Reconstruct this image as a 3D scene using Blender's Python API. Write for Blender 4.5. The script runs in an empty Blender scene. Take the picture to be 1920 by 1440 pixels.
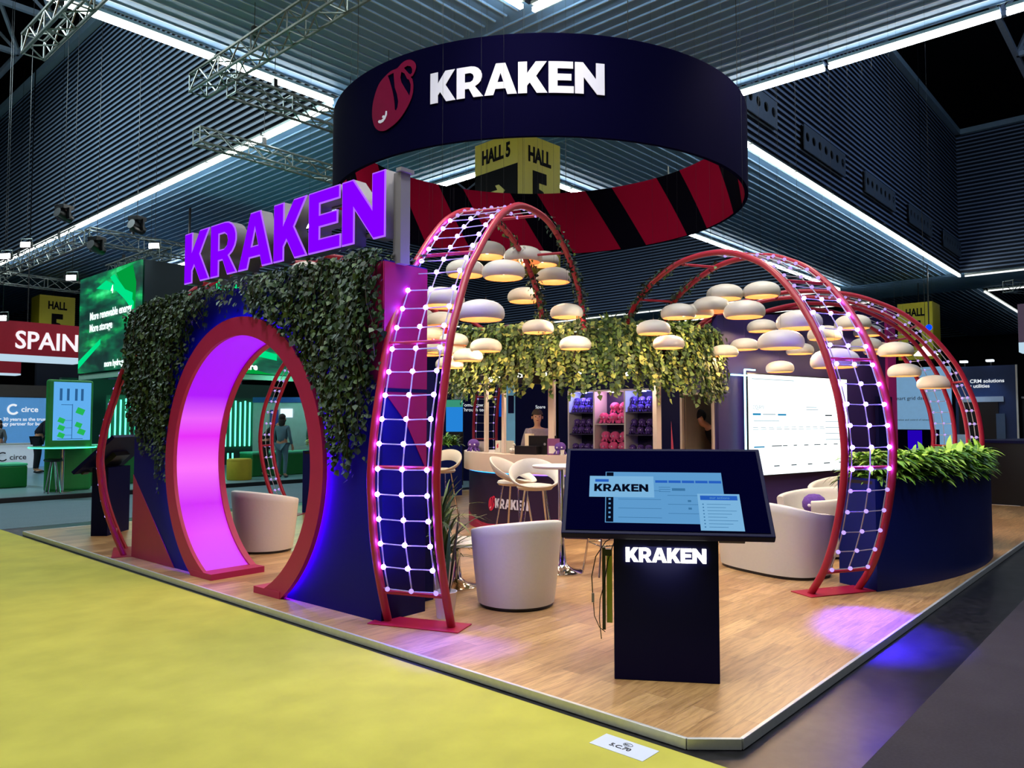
import bpy, bmesh, math, random
from mathutils import Vector, Matrix
from mathutils import noise as mnoise
random.seed(7)
PI = math.pi
scene = bpy.context.scene
COL = scene.collection

# ------------------------------------------------------------------ camera, world, exposure
cam_data = bpy.data.cameras.new('camera')
cam_data.sensor_width = 36.0
cam_data.lens = 26.625
cam_data.clip_start = 0.05
cam_data.clip_end = 300
cam = bpy.data.objects.new('camera', cam_data)
COL.objects.link(cam)
cam.location = (0, 0, 1.6)
cam.rotation_euler = (PI / 2 + math.atan(70 / 1420.0), 0, math.radians(42.03 - 90))
scene.camera = cam

world = bpy.data.worlds.new('hall_air')
scene.world = world
world.use_nodes = True
world.node_tree.nodes['Background'].inputs[0].default_value = (0.10, 0.16, 0.26, 1)
world.node_tree.nodes['Background'].inputs[1].default_value = 0.10

vs = scene.view_settings
vs.view_transform = 'Standard'
vs.look = 'None'
vs.gamma = 1.0
vs.use_curve_mapping = False
vs.exposure = 0.0
cy = scene.cycles
cy.use_denoising = True
cy.max_bounces = 5
cy.diffuse_bounces = 3
cy.glossy_bounces = 3
cy.transmission_bounces = 3
cy.transparent_max_bounces = 6
cy.sample_clamp_indirect = 4.0
cy.sample_clamp_direct = 0.0
cy.caustics_reflective = False
cy.caustics_refractive = False


def lamp_light(name, kind, loc, energy, color, size=0.3, target=None, spot=None, blend=0.5, parent=None):
    d = bpy.data.lights.new(name, kind)
    d.energy = energy
    d.color = color
    if kind == 'AREA':
        d.shape = 'DISK'
        d.size = size
    else:
        d.shadow_soft_size = size
    if kind == 'SPOT':
        d.spot_size = math.radians(spot or 60)
        d.spot_blend = blend
    o = bpy.data.objects.new(name, d)
    COL.objects.link(o)
    o.location = loc
    if target is not None:
        v = Vector(target) - Vector(loc)
        o.rotation_euler = v.to_track_quat('-Z', 'Y').to_euler()
    if parent:
        o.parent = parent
    return o


# hall lamps high in the ceiling wells, added roof fills, and the stand's own spotlights
lamp_light('bay_light', 'AREA', (3.0, 1.0, 13.0), 760, (0.93, 0.97, 1.0), 3.0, (3.2, 2.5, 0))
lamp_light('bay_light', 'AREA', (4.5, -4.0, 13.0), 260, (0.9, 0.96, 1.0), 3.0, (7.0, 1.0, 0))
lamp_light('bay_light', 'AREA', (-4.0, 6.0, 13.0), 720, (0.97, 1.0, 0.9), 3.0, (1.0, 6.0, 0))
lamp_light('bay_light', 'AREA', (24.0, 24.0, 13.0), 700, (0.6, 0.75, 1.0), 4.0, (24, 24, 0))
lamp_light('bay_light', 'AREA', (24.0, -2.0, 13.0), 250, (0.35, 0.5, 1.0), 4.0, (24, -2, 0))
lamp_light('bay_light', 'AREA', (0.0, 24.0, 13.0), 1100, (0.75, 0.95, 1.0), 4.0, (2, 22, 0))
lamp_light('roof_fill', 'POINT', (22.0, 0.5, 13.3), 330, (.45, .65, 1.0), .4)  # unseen point lights added to brighten the roof trusses
lamp_light('roof_fill', 'POINT', (2.0, 20.0, 13.3), 330, (.6, .8, 1.0), .4)
lamp_light('roof_fill', 'POINT', (24.0, 24.0, 12.6), 120, (.45, .65, 1.0), .4)
lamp_light('stand_spot', 'SPOT', (5.2, 5.0, 7.4), 560, (1.0, 0.89, 0.74), 0.25, (6.3, 4.0, 0), 95, 0.9)
for _p, _t in (((6.3, 6.9, 3.0), (7.8, 7.5, 2.35)), ((6.9, 5.0, 2.9), (8.1, 5.9, 2.35)), ((8.7, 3.9, 2.9), (9.3, 5.1, 2.35)), ((6.6, 8.4, 2.9), (7.9, 8.2, 2.3))):
    lamp_light('ivy_spot', 'SPOT', _p, 44, (1.0, .88, .58), .08, _t, 75, .8)
lamp_light('stand_spot', 'SPOT', (9.0, 3.4, 7.4), 560, (1.0, 0.87, 0.72), 0.25, (9.0, 3.6, 0), 95, 0.9)
lamp_light('stand_spot', 'SPOT', (6.2, 8.6, 7.4), 400, (1.0, 0.87, 0.72), 0.25, (6.6, 8.6, 0), 95, 0.9)
lamp_light('stand_spot', 'SPOT', (2.0, 3.0, 7.6), 420, (0.97, 1.0, 0.92), 0.2, (4.9, 3.7, 0.4), 50, 0.8)


# ------------------------------------------------------------------ helpers
def ceil_z(x, y):
    """height of what things hang from: the ceiling band, or the roof frame in the wells"""
    return 8.03 if (8.6 < x < 13.4 or 7.4 < y < 12.3 or 37.1 < x < 41.9 or 36.0 < y < 40.9) else 14.28


def lin(c):
    return c / 12.92 if c <= 0.04045 else ((c + 0.055) / 1.055) ** 2.4


def C(r, g, b):
    return (lin(r / 255), lin(g / 255), lin(b / 255), 1.0)


MATS = {}


def mat(name, col, rough=0.5, metal=0.0, emit=None, strength=0.0, vary=0.12, nscale=8.0, bump=0.0, spec=0.5, trans=0.0, sheen=0.0):
    """procedural principled material: the colour is broken up by a noise, with optional bump"""
    if name in MATS:
        return MATS[name]
    m = bpy.data.materials.new(name)
    m.use_nodes = True
    nt = m.node_tree
    b = nt.nodes['Principled BSDF']
    tc = nt.nodes.new('ShaderNodeTexCoord')
    nz = nt.nodes.new('ShaderNodeTexNoise')
    nz.inputs['Scale'].default_value = nscale
    nz.inputs['Detail'].default_value = 3
    nt.links.new(tc.outputs['Object'], nz.inputs['Vector'])
    mx = nt.nodes.new('ShaderNodeMix')
    mx.data_type = 'RGBA'
    mx.inputs['A'].default_value = tuple(c * (1 - vary) for c in col[:3]) + (1,)
    mx.inputs['B'].default_value = tuple(min(1, c * (1 + vary)) for c in col[:3]) + (1,)
    nt.links.new(nz.outputs['Fac'], mx.inputs['Factor'])
    nt.links.new(mx.outputs['Result'], b.inputs['Base Color'])
    b.inputs['Roughness'].default_value = rough
    b.inputs['Metallic'].default_value = metal
    b.inputs['Specular IOR Level'].default_value = spec
    if trans:
        b.inputs['Transmission Weight'].default_value = trans
    if emit is not None:
        b.inputs['Emission Color'].default_value = emit
        b.inputs['Emission Strength'].default_value = strength
    if bump:
        bp = nt.nodes.new('ShaderNodeBump')
        bp.inputs['Strength'].default_value = bump
        bp.inputs['Distance'].default_value = 0.02
        nt.links.new(nz.outputs['Fac'], bp.inputs['Height'])
        nt.links.new(bp.outputs['Normal'], b.inputs['Normal'])
    MATS[name] = m
    return m


class MB:
    """collects vertices and faces, then links them as ONE mesh object"""

    def __init__(self):
        self.v, self.f, self.mi = [], [], []

    def add(self, vs_, fs, m=0):
        o = len(self.v)
        self.v += [tuple(p) for p in vs_]
        self.f += [tuple(i + o for i in f) for f in fs]
        self.mi += [m] * len(fs)
        return self

    def box(self, c, s, rz=0.0, m=0, rot=None):
        x, y, z = s[0] / 2, s[1] / 2, s[2] / 2
        ps = [Vector((a * x, b * y, d * z)) for d in (-1, 1) for b in (-1, 1) for a in (-1, 1)]
        R = rot if rot is not None else Matrix.Rotation(rz, 3, 'Z')
        c = Vector(c)
        ps = [R @ p + c for p in ps]
        return self.add(ps, [(0, 2, 3, 1), (4, 5, 7, 6), (0, 1, 5, 4), (2, 6, 7, 3), (0, 4, 6, 2), (1, 3, 7, 5)], m)

    def bar(self, a, b, w, h, m=0):
        """box section between two points; w across, h up"""
        a, b = Vector(a), Vector(b)
        d = (b - a).normalized()
        up = Vector((0, 0, 1)) if abs(d.z) < 0.95 else Vector((1, 0, 0))
        s = d.cross(up).normalized()
        u = s.cross(d)
        ps = []
        for p in (a, b):
            for i, j in ((-1, -1), (1, -1), (1, 1), (-1, 1)):
                ps.append(p + s * (i * w / 2) + u * (j * h / 2))
        return self.add(ps, [(0, 1, 2, 3), (7, 6, 5, 4), (0, 4, 5, 1), (1, 5, 6, 2), (2, 6, 7, 3), (3, 7, 4, 0)], m)

    def tube(self, pts, r, n=8, m=0, cap=True, closed=False):
        pts = [Vector(p) for p in pts]
        k = len(pts)
        rs = r if isinstance(r, (list, tuple)) else [r] * k
        vsn, fs = [], []
        prev = None
        for i, p in enumerate(pts):
            if closed:
                d = pts[(i + 1) % k] - pts[i - 1]
            else:
                d = pts[min(i + 1, k - 1)] - pts[max(i - 1, 0)]
            if d.length < 1e-9:
                d = Vector((0, 0, 1))
            d.normalize()
            if prev is None:
                a = d.orthogonal().normalized()
            else:
                a = (prev - d * prev.dot(d))
                a = a.normalized() if a.length > 1e-6 else d.orthogonal().normalized()
            prev = a
            b = d.cross(a)
            for j in range(n):
                t = 2 * PI * j / n
                vsn.append(p + (a * math.cos(t) + b * math.sin(t)) * rs[i])
        L = k if closed else k - 1
        for i in range(L):
            for j in range(n):
                a0, a1 = i * n + j, i * n + (j + 1) % n
                b0, b1 = ((i + 1) % k) * n + j, ((i + 1) % k) * n + (j + 1) % n
                fs.append((a0, a1, b1, b0))
        if cap and not closed:
            fs.append(tuple(range(n - 1, -1, -1)))
            fs.append(tuple((k - 1) * n + j for j in range(n)))
        return self.add(vsn, fs, m)

    def lathe(self, prof, c=(0, 0, 0), n=24, m=0, a0=0.0, a1=2 * PI, sx=1.0, sy=1.0):
        full = abs(a1 - a0 - 2 * PI) < 1e-6
        cols = n if full else n + 1
        vsn, fs = [], []
        for r, z in prof:
            for j in range(cols):
                t = a0 + (a1 - a0) * j / n
                vsn.append((c[0] + r * math.cos(t) * sx, c[1] + r * math.sin(t) * sy, c[2] + z))
        for i in range(len(prof) - 1):
            for j in range(n):
                j1 = (j + 1) % cols
                fs.append((i * cols + j, i * cols + j1, (i + 1) * cols + j1, (i + 1) * cols + j))
        return self.add(vsn, fs, m)

    def sphere(self, c, r, n=12, k=8, m=0, s=(1, 1, 1)):
        prof = []
        vsn = [(c[0], c[1], c[2] - r * s[2])]
        fs = []
        for i in range(1, k):
            p = -PI / 2 + PI * i / k
            for j in range(n):
                t = 2 * PI * j / n
                vsn.append((c[0] + r * math.cos(p) * math.cos(t) * s[0], c[1] + r * math.cos(p) * math.sin(t) * s[1], c[2] + r * math.sin(p) * s[2]))
        vsn.append((c[0], c[1], c[2] + r * s[2]))
        for j in range(n):
            fs.append((0, 1 + (j + 1) % n, 1 + j))
            fs.append((len(vsn) - 1, 1 + (k - 2) * n + j, 1 + (k - 2) * n + (j + 1) % n))
        for i in range(k - 2):
            for j in range(n):
                fs.append((1 + i * n + j, 1 + i * n + (j + 1) % n, 1 + (i + 1) * n + (j + 1) % n, 1 + (i + 1) * n + j))
        return self.add(vsn, fs, m)

    def prism(self, poly, z0, z1, m=0):
        n = len(poly)
        vsn = [(p[0], p[1], z0) for p in poly] + [(p[0], p[1], z1) for p in poly]
        fs = [tuple(range(n - 1, -1, -1)), tuple(range(n, 2 * n))]
        fs += [(i, (i + 1) % n, n + (i + 1) % n, n + i) for i in range(n)]
        return self.add(vsn, fs, m)

    def quad(self, a, b, c, d, m=0):
        return self.add([a, b, c, d], [(0, 1, 2, 3)], m)

    def xf(self, M):
        self.v = [tuple(M @ Vector(p)) for p in self.v]
        return self

    def build(self, name, mats, parent=None, smooth=False, bevel=0.0, loc=None):
        me = bpy.data.meshes.new(name)
        me.from_pydata(self.v, [], self.f)
        if not isinstance(mats, (list, tuple)):
            mats = [mats]
        for q in mats:
            me.materials.append(q)
        if len(mats) > 1:
            me.polygons.foreach_set('material_index', self.mi)
        bm = bmesh.new()
        bm.from_mesh(me)
        bmesh.ops.recalc_face_normals(bm, faces=bm.faces) if not getattr(self, 'keepn', False) else None
        bm.to_mesh(me)
        bm.free()
        if smooth:
            me.polygons.foreach_set('use_smooth', [True] * len(me.polygons))
            try:
                me.set_sharp_from_angle(angle=math.radians(50))
            except Exception:
                pass
        me.update()
        o = bpy.data.objects.new(name, me)
        COL.objects.link(o)
        if parent is not None:
            o.parent = parent
        if loc is not None:
            o.location = loc
        if bevel:
            bv = o.modifiers.new('bevel', 'BEVEL')
            bv.width = bevel
            bv.segments = 2
            bv.limit_method = 'ANGLE'
        return o


def tag(o, label=None, cat=None, group=None, kind=None):
    if label:
        o['label'] = label
    if cat:
        o['category'] = cat
    if group:
        o['group'] = group
    if kind:
        o['kind'] = kind
    return o


def empty(name, loc=(0, 0, 0), rz=0.0, label=None, cat=None, group=None):
    o = bpy.data.objects.new(name, None)
    o.empty_display_size = 0.1
    COL.objects.link(o)
    o.location = loc
    o.rotation_euler = (0, 0, rz)
    return tag(o, label, cat, group)


def copy_tree(o, parent=None):
    c = o.copy()
    COL.objects.link(c)
    if parent is not None:
        c.parent = parent
    for ch in list(o.children):
        copy_tree(ch, c)
    return c


def frame(o, x, z):
    """matrix: local x along x, local y along z(up), local z out of the face"""
    x = Vector(x).normalized()
    z = Vector(z).normalized()
    n = x.cross(z)
    M = Matrix((x, z, n)).transposed().to_4x4()
    M.translation = Vector(o)
    return M


def mesh_from_curve(cu, name):
    o = bpy.data.objects.new('tmp', cu)
    COL.objects.link(o)
    dg = bpy.context.evaluated_depsgraph_get()
    dg.update()
    me = bpy.data.meshes.new_from_object(o.evaluated_get(dg))
    bpy.data.objects.remove(o)
    bpy.data.curves.remove(cu)
    me.name = name
    return me


def text_obj(name, s, size, M, material, parent=None, depth=0.006, bold=0.0, squash=1.0, align='LEFT', spacing=1.0, line=1.0):
    cu = bpy.data.curves.new(name, 'FONT')
    cu.body = s
    cu.size = size
    cu.extrude = depth / 2
    cu.offset = bold
    cu.align_x = align
    cu.space_character = spacing
    cu.space_line = line
    cu.resolution_u = 3
    me = mesh_from_curve(cu, name)
    for v in me.vertices:
        p = Vector((v.co.x * squash, v.co.y, v.co.z))
        v.co = M @ p
    me.materials.clear()
    me.materials.append(material)
    o = bpy.data.objects.new(name, me)
    COL.objects.link(o)
    if parent is not None:
        o.parent = parent
    return o


def poly_mesh(name, loops, depth, fn=None, bevel=0.0, cuts=0.0):
    """filled outline with holes, extruded; fn maps every vertex to the place"""
    cu = bpy.data.curves.new(name, 'CURVE')
    cu.dimensions = '2D'
    cu.fill_mode = 'BOTH'
    cu.extrude = depth / 2
    cu.bevel_depth = bevel
    for lp in loops:
        sp = cu.splines.new('POLY')
        sp.points.add(len(lp) - 1)
        for i, p in enumerate(lp):
            sp.points[i].co = (p[0], p[1], 0, 1)
        sp.use_cyclic_u = True
    me = mesh_from_curve(cu, name)
    if cuts:
        bm = bmesh.new()
        bm.from_mesh(me)
        xs = [v.co.x for v in bm.verts]
        x = min(xs) + cuts
        while x < max(xs):
            bmesh.ops.bisect_plane(bm, geom=bm.verts[:] + bm.edges[:] + bm.faces[:], plane_co=(x, 0, 0), plane_no=(1, 0, 0))
            x += cuts
        bm.to_mesh(me)
        bm.free()
    if fn:
        for v in me.vertices:
            v.co = fn(v.co.copy())
    return me


def poly_obj(name, loops, depth, fn, material, parent=None, cuts=0.0):
    me = poly_mesh(name, loops, depth, fn, cuts=cuts)
    me.materials.clear()
    me.materials.append(material)
    o = bpy.data.objects.new(name, me)
    COL.objects.link(o)
    if parent is not None:
        o.parent = parent
    return o


def arc(cx, cy_, r, a0, a1, n=8, ry=None):
    ry = ry or r
    return [(cx + r * math.cos(a0 + (a1 - a0) * i / n), cy_ + ry * math.sin(a0 + (a1 - a0) * i / n)) for i in range(n + 1)]


GLYPH = {
    'K': (0.88, [[(0, 0), (0, 1), (.27, 1), (.27, .63), (.53, 1), (.86, 1), (.54, .54), (.88, 0), (.56, 0), (.35, .34), (.27, .24), (.27, 0)]]),
    'R': (0.86, [[(0, 0), (0, 1), (.47, 1)] + arc(.47, .665, .355, PI / 2, -PI / 2.6, 8, .335) + [(.86, 0), (.55, 0), (.40, .29), (.27, .29), (.27, 0)],
                 [(.27, .5), (.27, .79), (.45, .79), (.53, .74), (.56, .65), (.53, .55), (.45, .5)]]),
    'A': (1.0, [[(0, 0), (.36, 1), (.65, 1), (1.0, 0), (.71, 0), (.65, .19), (.34, .19), (.28, 0)], [(.405, .40), (.5, .70), (.59, .40)]]),
    'E': (0.76, [[(0, 0), (0, 1), (.74, 1), (.74, .78), (.27, .78), (.27, .61), (.69, .61), (.69, .40), (.27, .40), (.27, .22), (.76, .22), (.76, 0)]]),
    'N': (0.92, [[(0, 0), (0, 1), (.25, 1), (.65, .48), (.65, 1), (.92, 1), (.92, 0), (.68, 0), (.27, .53), (.27, 0)]]),
}


def glyph_word(width, height, gap=0.035):
    """list of (letter, loops) filling width x height; used for the stand's lettering"""
    word = 'KRAKEN'
    tot = sum(GLYPH[c][0] for c in word) + gap * 5
    sx = width / tot
    x = 0.0
    out = []
    for c in word:
        w, loops = GLYPH[c]
        out.append((c, [[((x + p[0]) * sx, p[1] * height) for p in lp] for lp in loops]))
        x += w + gap
    return out


def word_obj(name, width, height, M, material, parent, depth=0.01):
    loops = []
    me_all = None
    mb = MB()
    for c, lp in glyph_word(width, height):
        me = poly_mesh(name, lp, depth, lambda p: M @ p)
        mb.add([tuple(v.co) for v in me.vertices], [tuple(f.vertices) for f in me.polygons])
        bpy.data.meshes.remove(me)
    return mb.build(name, material, parent)


def lights_emit(name, col, strength, base=None):
    return mat(name, base or tuple(c * .04 for c in col[:3]) + (1,), 0.5, emit=col, strength=strength, vary=0.0, spec=0.0)


# materials shared by many things
m_white_pl = mat('white_plastic', C(225, 220, 210), 0.45, vary=0.03)
m_chrome = mat('chrome', C(215, 210, 208), 0.12, 1.0, vary=0.05)
m_alu = mat('brushed_aluminium', C(205, 206, 204), 0.38, 0.45, vary=0.1, nscale=30)
m_truss = mat('aluminium_truss', C(128, 138, 134), 0.4, 0.7, vary=0.1)
m_black = mat('black_plastic', C(14, 14, 18), 0.35, vary=0.2)
m_red = mat('red_powder_coat', C(160, 20, 50), 0.4, vary=0.08)
m_navy = mat('navy_laminate', C(14, 8, 58), 0.5, vary=0.12, nscale=3, spec=.15)
m_navy2 = mat('navy_panel', C(7, 10, 62), 0.55, vary=0.1, nscale=3, spec=.15)
m_pink = mat('crimson_laminate', C(176, 30, 84), 0.45, vary=0.06)
m_leather = mat('white_leatherette', C(206, 202, 190), 0.45, vary=0.03, nscale=40, bump=0.05)
m_cord = mat('pale_cord', C(168, 162, 172), 0.7, vary=0.15, nscale=60)
m_leafA = mat('leaf_green_dark', C(38, 66, 30), 0.55, vary=0.35, nscale=9)
m_leafB = mat('leaf_green_mid', C(86, 112, 44), 0.5, vary=0.35, nscale=9)
m_leafC = mat('leaf_green_light', C(150, 160, 78), 0.5, vary=0.3, nscale=9)
m_stem = mat('vine_stem', C(52, 44, 28), 0.8)
# ------------------------------------------------------------------ hall floor, carpets, platform
def floor_mat(name, c1, c2, scale, rough, rscale=3.0, rvar=0.15):
    m = bpy.data.materials.new(name)
    m.use_nodes = True
    nt = m.node_tree
    b = nt.nodes['Principled BSDF']
    tc = nt.nodes.new('ShaderNodeTexCoord')
    n1 = nt.nodes.new('ShaderNodeTexNoise'); n1.inputs['Scale'].default_value = scale; n1.inputs['Detail'].default_value = 6
    n2 = nt.nodes.new('ShaderNodeTexNoise'); n2.inputs['Scale'].default_value = rscale; n2.inputs['Detail'].default_value = 5
    nt.links.new(tc.outputs['Object'], n1.inputs['Vector']); nt.links.new(tc.outputs['Object'], n2.inputs['Vector'])
    r = nt.nodes.new('ShaderNodeValToRGB')
    r.color_ramp.elements[0].color = c1; r.color_ramp.elements[0].position = 0.35
    r.color_ramp.elements[1].color = c2; r.color_ramp.elements[1].position = 0.7
    nt.links.new(n1.outputs['Fac'], r.inputs['Fac']); nt.links.new(r.outputs['Color'], b.inputs['Base Color'])
    mr = nt.nodes.new('ShaderNodeMapRange')
    mr.inputs['To Min'].default_value = rough - rvar; mr.inputs['To Max'].default_value = rough + rvar
    nt.links.new(n2.outputs['Fac'], mr.inputs['Value']); nt.links.new(mr.outputs['Result'], b.inputs['Roughness'])
    return m


def wood_floor_mat():
    m = bpy.data.materials.new('oak_vinyl_planks')
    m.use_nodes = True
    nt = m.node_tree
    N, L = nt.nodes, nt.links
    b = N['Principled BSDF']
    tc = N.new('ShaderNodeTexCoord')
    br = N.new('ShaderNodeTexBrick')
    br.offset = 0.5; br.offset_frequency = 2
    br.inputs['Scale'].default_value = 1.0
    br.inputs['Brick Width'].default_value = 0.95
    br.inputs['Row Height'].default_value = 0.15
    br.inputs['Mortar Size'].default_value = 0.0012
    br.inputs['Bias'].default_value = 0.0
    br.inputs['Color1'].default_value = C(206, 164, 110)
    br.inputs['Color2'].default_value = C(168, 126, 80)
    br.inputs['Mortar'].default_value = C(112, 84, 58)
    L.new(tc.outputs['Object'], br.inputs['Vector'])
    mp = N.new('ShaderNodeMapping'); mp.inputs['Scale'].default_value = (1.6, 16, 1)
    L.new(tc.outputs['Object'], mp.inputs['Vector'])
    nz = N.new('ShaderNodeTexNoise'); nz.inputs['Scale'].default_value = 2.2; nz.inputs['Detail'].default_value = 8; nz.inputs['Roughness'].default_value = 0.65
    nz.inputs['Distortion'].default_value = 0.8
    L.new(mp.outputs['Vector'], nz.inputs['Vector'])
    rp = N.new('ShaderNodeValToRGB')
    rp.color_ramp.elements[0].color = (0.42, 0.36, 0.32, 1); rp.color_ramp.elements[0].position = 0.33
    rp.color_ramp.elements[1].color = (1, 1, 1, 1); rp.color_ramp.elements[1].position = 0.58
    L.new(nz.outputs['Fac'], rp.inputs['Fac'])
    mx = N.new('ShaderNodeMix'); mx.data_type = 'RGBA'; mx.blend_type = 'MULTIPLY'; mx.inputs['Factor'].default_value = 0.75
    L.new(br.outputs['Color'], mx.inputs['A']); L.new(rp.outputs['Color'], mx.inputs['B'])
    L.new(mx.outputs['Result'], b.inputs['Base Color'])
    b.inputs['Roughness'].default_value = 0.33
    b.inputs['Specular IOR Level'].default_value = 0.8
    bp = N.new('ShaderNodeBump'); bp.inputs['Strength'].default_value = 0.08; bp.inputs['Distance'].default_value = 0.01
    L.new(nz.outputs['Fac'], bp.inputs['Height']); L.new(bp.outputs['Normal'], b.inputs['Normal'])
    return m


def slab(name, x0, x1, y0, y1, z0, z1, m, kind='structure'):
    o = MB().box(((x0 + x1) / 2, (y0 + y1) / 2, (z0 + z1) / 2), (x1 - x0, y1 - y0, z1 - z0)).build(name, m)
    o['kind'] = kind
    return o


slab('floor', -30, 70, -12, 70, -0.25, -0.004, floor_mat('scuffed_concrete', C(12, 12, 15), C(34, 32, 36), 14, 0.33, 3.0, 0.07))
o = slab('trim_1', -12, 3.33, -6, 13.2, -0.004, 0.0, floor_mat('yellow_carpet', C(174, 168, 62), C(190, 184, 74), 3.0, 0.9))
o.name = 'carpet'; del o['kind']; tag(o, 'yellow exhibition carpet covering the aisle left of the wooden stand platform', 'carpet')
o = slab('trim_2', 3.7, 40, -8, 1.2, -0.004, 0.0, floor_mat('charcoal_carpet', C(38, 33, 42), C(46, 40, 50), 60, 0.95))
o.name = 'carpet'; del o['kind']; tag(o, 'dark grey aisle carpet right of the stand beyond a strip of bare floor', 'carpet')
o = slab('trim_3', -12, 30, 13.2, 17.35, -0.004, 0.0, floor_mat('blue_grey_carpet', C(86, 108, 118), C(98, 120, 130), 40, 0.95))
o.name = 'carpet'; del o['kind']; tag(o, 'blue grey aisle carpet in front of the green stand at the back left', 'carpet')

# platform with clipped corner
px0, px1, py0, py1 = 3.385, 16.6, 1.70, 12.32
outline = [(px0, 1.90), (3.56, py0), (px1, py0), (px1, py1), (px0, py1)]
plat = empty('floor_platform', (0, 0, 0), 0, 'low oak plank platform with an aluminium edge that carries the whole stand', 'platform')
MB().prism(outline, 0.0, 0.048).build('planks', wood_floor_mat(), plat)
edge = MB()
for i in range(len(outline)):
    a, b = Vector(outline[i] + (0.026,)), Vector(outline[(i + 1) % len(outline)] + (0.026,))
    d = (b - a).normalized()
    edge.bar(a - d * 0.0, b + d * 0.0, 0.022, 0.054)
edge.build('edge_profile', m_alu, plat, bevel=0.003)
# floor card with the stand number
card = empty('floor_card', (0, 0, 0), 0, 'white printed stand number card stuck on the yellow carpet by the platform corner', 'sign')
MB().box((3.195, 2.14, 0.001), (0.15, 0.31, 0.002)).build('card', mat('white_card', C(200, 208, 222), 0.6, vary=0.02), card)
m_ink = mat('dark_ink', C(30, 32, 44), 0.6)
text_obj('text', '5.C.70', 0.045, frame((3.165, 2.21, 0.003), (0.0, -1, 0), (1, 0, 0)), m_ink, card, 0.001, 0.001)
MB().tube([(3.225 + 0.018 * math.cos(t), 2.135 + 0.026 * math.sin(t), 0.003) for t in [i * PI / 6 for i in range(12)]], 0.0012, 4, closed=True).build('emblem', m_ink, card)
text_obj('text', 'BEC', 0.018, frame((3.217, 2.155, 0.003), (0, -1, 0), (1, 0, 0)), m_ink, card, 0.001)

# ------------------------------------------------------------------ ceiling: a grid of corrugated bands with deep wells between
H = 8.0
WT = 14.1
XB = [(-19.9, -15.1), (8.6, 13.4), (37.1, 41.9), (65.6, 70.4)]
YB = [(-21.1, -16.3), (7.4, 12.3), (36.0, 40.9), (64.6, 69.4)]
m_soffit = mat('soffit_sheet', C(122, 168, 214), 0.5, 0.0, vary=0.12, nscale=0.35)
m_wellw = mat('well_wall_sheet', C(150, 172, 200), 0.45, 0.0, vary=0.15, nscale=0.4)
m_soffit_rib = mat('soffit_rib', C(176, 206, 220), 0.45, vary=.1)
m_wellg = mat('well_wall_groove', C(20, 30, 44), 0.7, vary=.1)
m_dark = mat('dark_ceiling_sheet', C(10, 16, 34), 0.8, vary=0.3, nscale=0.5)


def corrugated(p0, along, across, length, width, pitch, depth, out, duty=.42):
    """sheet from p0; slats run along, repeat across; out = the way slats stand out (slot 0 slat, slot 1 groove)"""
    mb = MB()
    mb.keepn = True
    along, across, out, p0 = Vector(along), Vector(across), Vector(out), Vector(p0)
    n = int(round(width / pitch))
    w = width / n
    prof, kinds = [], []
    for i in range(n):
        t = i * w
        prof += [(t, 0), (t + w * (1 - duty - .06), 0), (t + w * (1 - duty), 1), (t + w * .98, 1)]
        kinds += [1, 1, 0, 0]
    prof.append((width, 0))
    vsn = []
    for t, d in prof:
        p = p0 + across * t + out * (depth * d)
        vsn += [p, p + along * length]
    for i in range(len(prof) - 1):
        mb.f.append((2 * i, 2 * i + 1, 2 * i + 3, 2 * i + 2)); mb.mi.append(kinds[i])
    mb.v = [tuple(q) for q in vsn]
    return mb


def struct(o):
    o['kind'] = 'structure'
    return o


# bands that run along x, then the bands along y between them
for k, (y0, y1) in enumerate(YB):
    if k == 0:
        continue
    for (xa, xb) in ((-15.1, 8.6), (13.4, 37.1), (41.9, 65.6)):
        struct(corrugated((xa, y0, H), (1, 0, 0), (0, 1, 0), xb - xa, y1 - y0, 0.245, 0.022, (0, 0, -1), .11).build('ceiling', [m_soffit_rib, m_soffit]))
for (x0, x1) in XB[1:3]:
    struct(corrugated((x0, -16.3, H), (0, 1, 0), (1, 0, 0), 85, x1 - x0, 0.245, 0.022, (0, 0, -1), .11).build('ceiling', [m_soffit_rib, m_soffit]))
# well walls
WX = [(-15.1, 8.6), (13.4, 37.1), (41.9, 65.6)]
WY = [(-16.3, 7.4), (12.3, 36.0), (40.9, 64.6)]
wall_n = 0
for i, (xa, xb) in enumerate(WX):
    for j, (ya, yb) in enumerate(WY):
        if (i, j) == (2, 2):
            continue
        hh = WT - H
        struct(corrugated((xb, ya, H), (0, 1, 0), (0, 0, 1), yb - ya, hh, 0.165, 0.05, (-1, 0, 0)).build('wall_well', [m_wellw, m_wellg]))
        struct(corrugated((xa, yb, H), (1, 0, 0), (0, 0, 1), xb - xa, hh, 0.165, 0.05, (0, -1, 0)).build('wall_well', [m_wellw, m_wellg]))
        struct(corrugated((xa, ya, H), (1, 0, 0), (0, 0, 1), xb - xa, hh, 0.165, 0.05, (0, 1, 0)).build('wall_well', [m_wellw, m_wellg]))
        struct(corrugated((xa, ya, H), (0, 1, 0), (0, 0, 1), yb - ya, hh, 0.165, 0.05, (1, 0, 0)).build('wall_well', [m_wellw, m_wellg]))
o = slab('ceiling', -40, 90, -30, 90, 19.0, 19.2, m_dark)
for nm, a in (('wall_north', (-30, 70, 68, 68.3)), ('wall_east', (68, 68.3, -12, 70))):
    slab(nm, a[0], a[1], a[2], a[3], 0, 19, m_dark)

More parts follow.
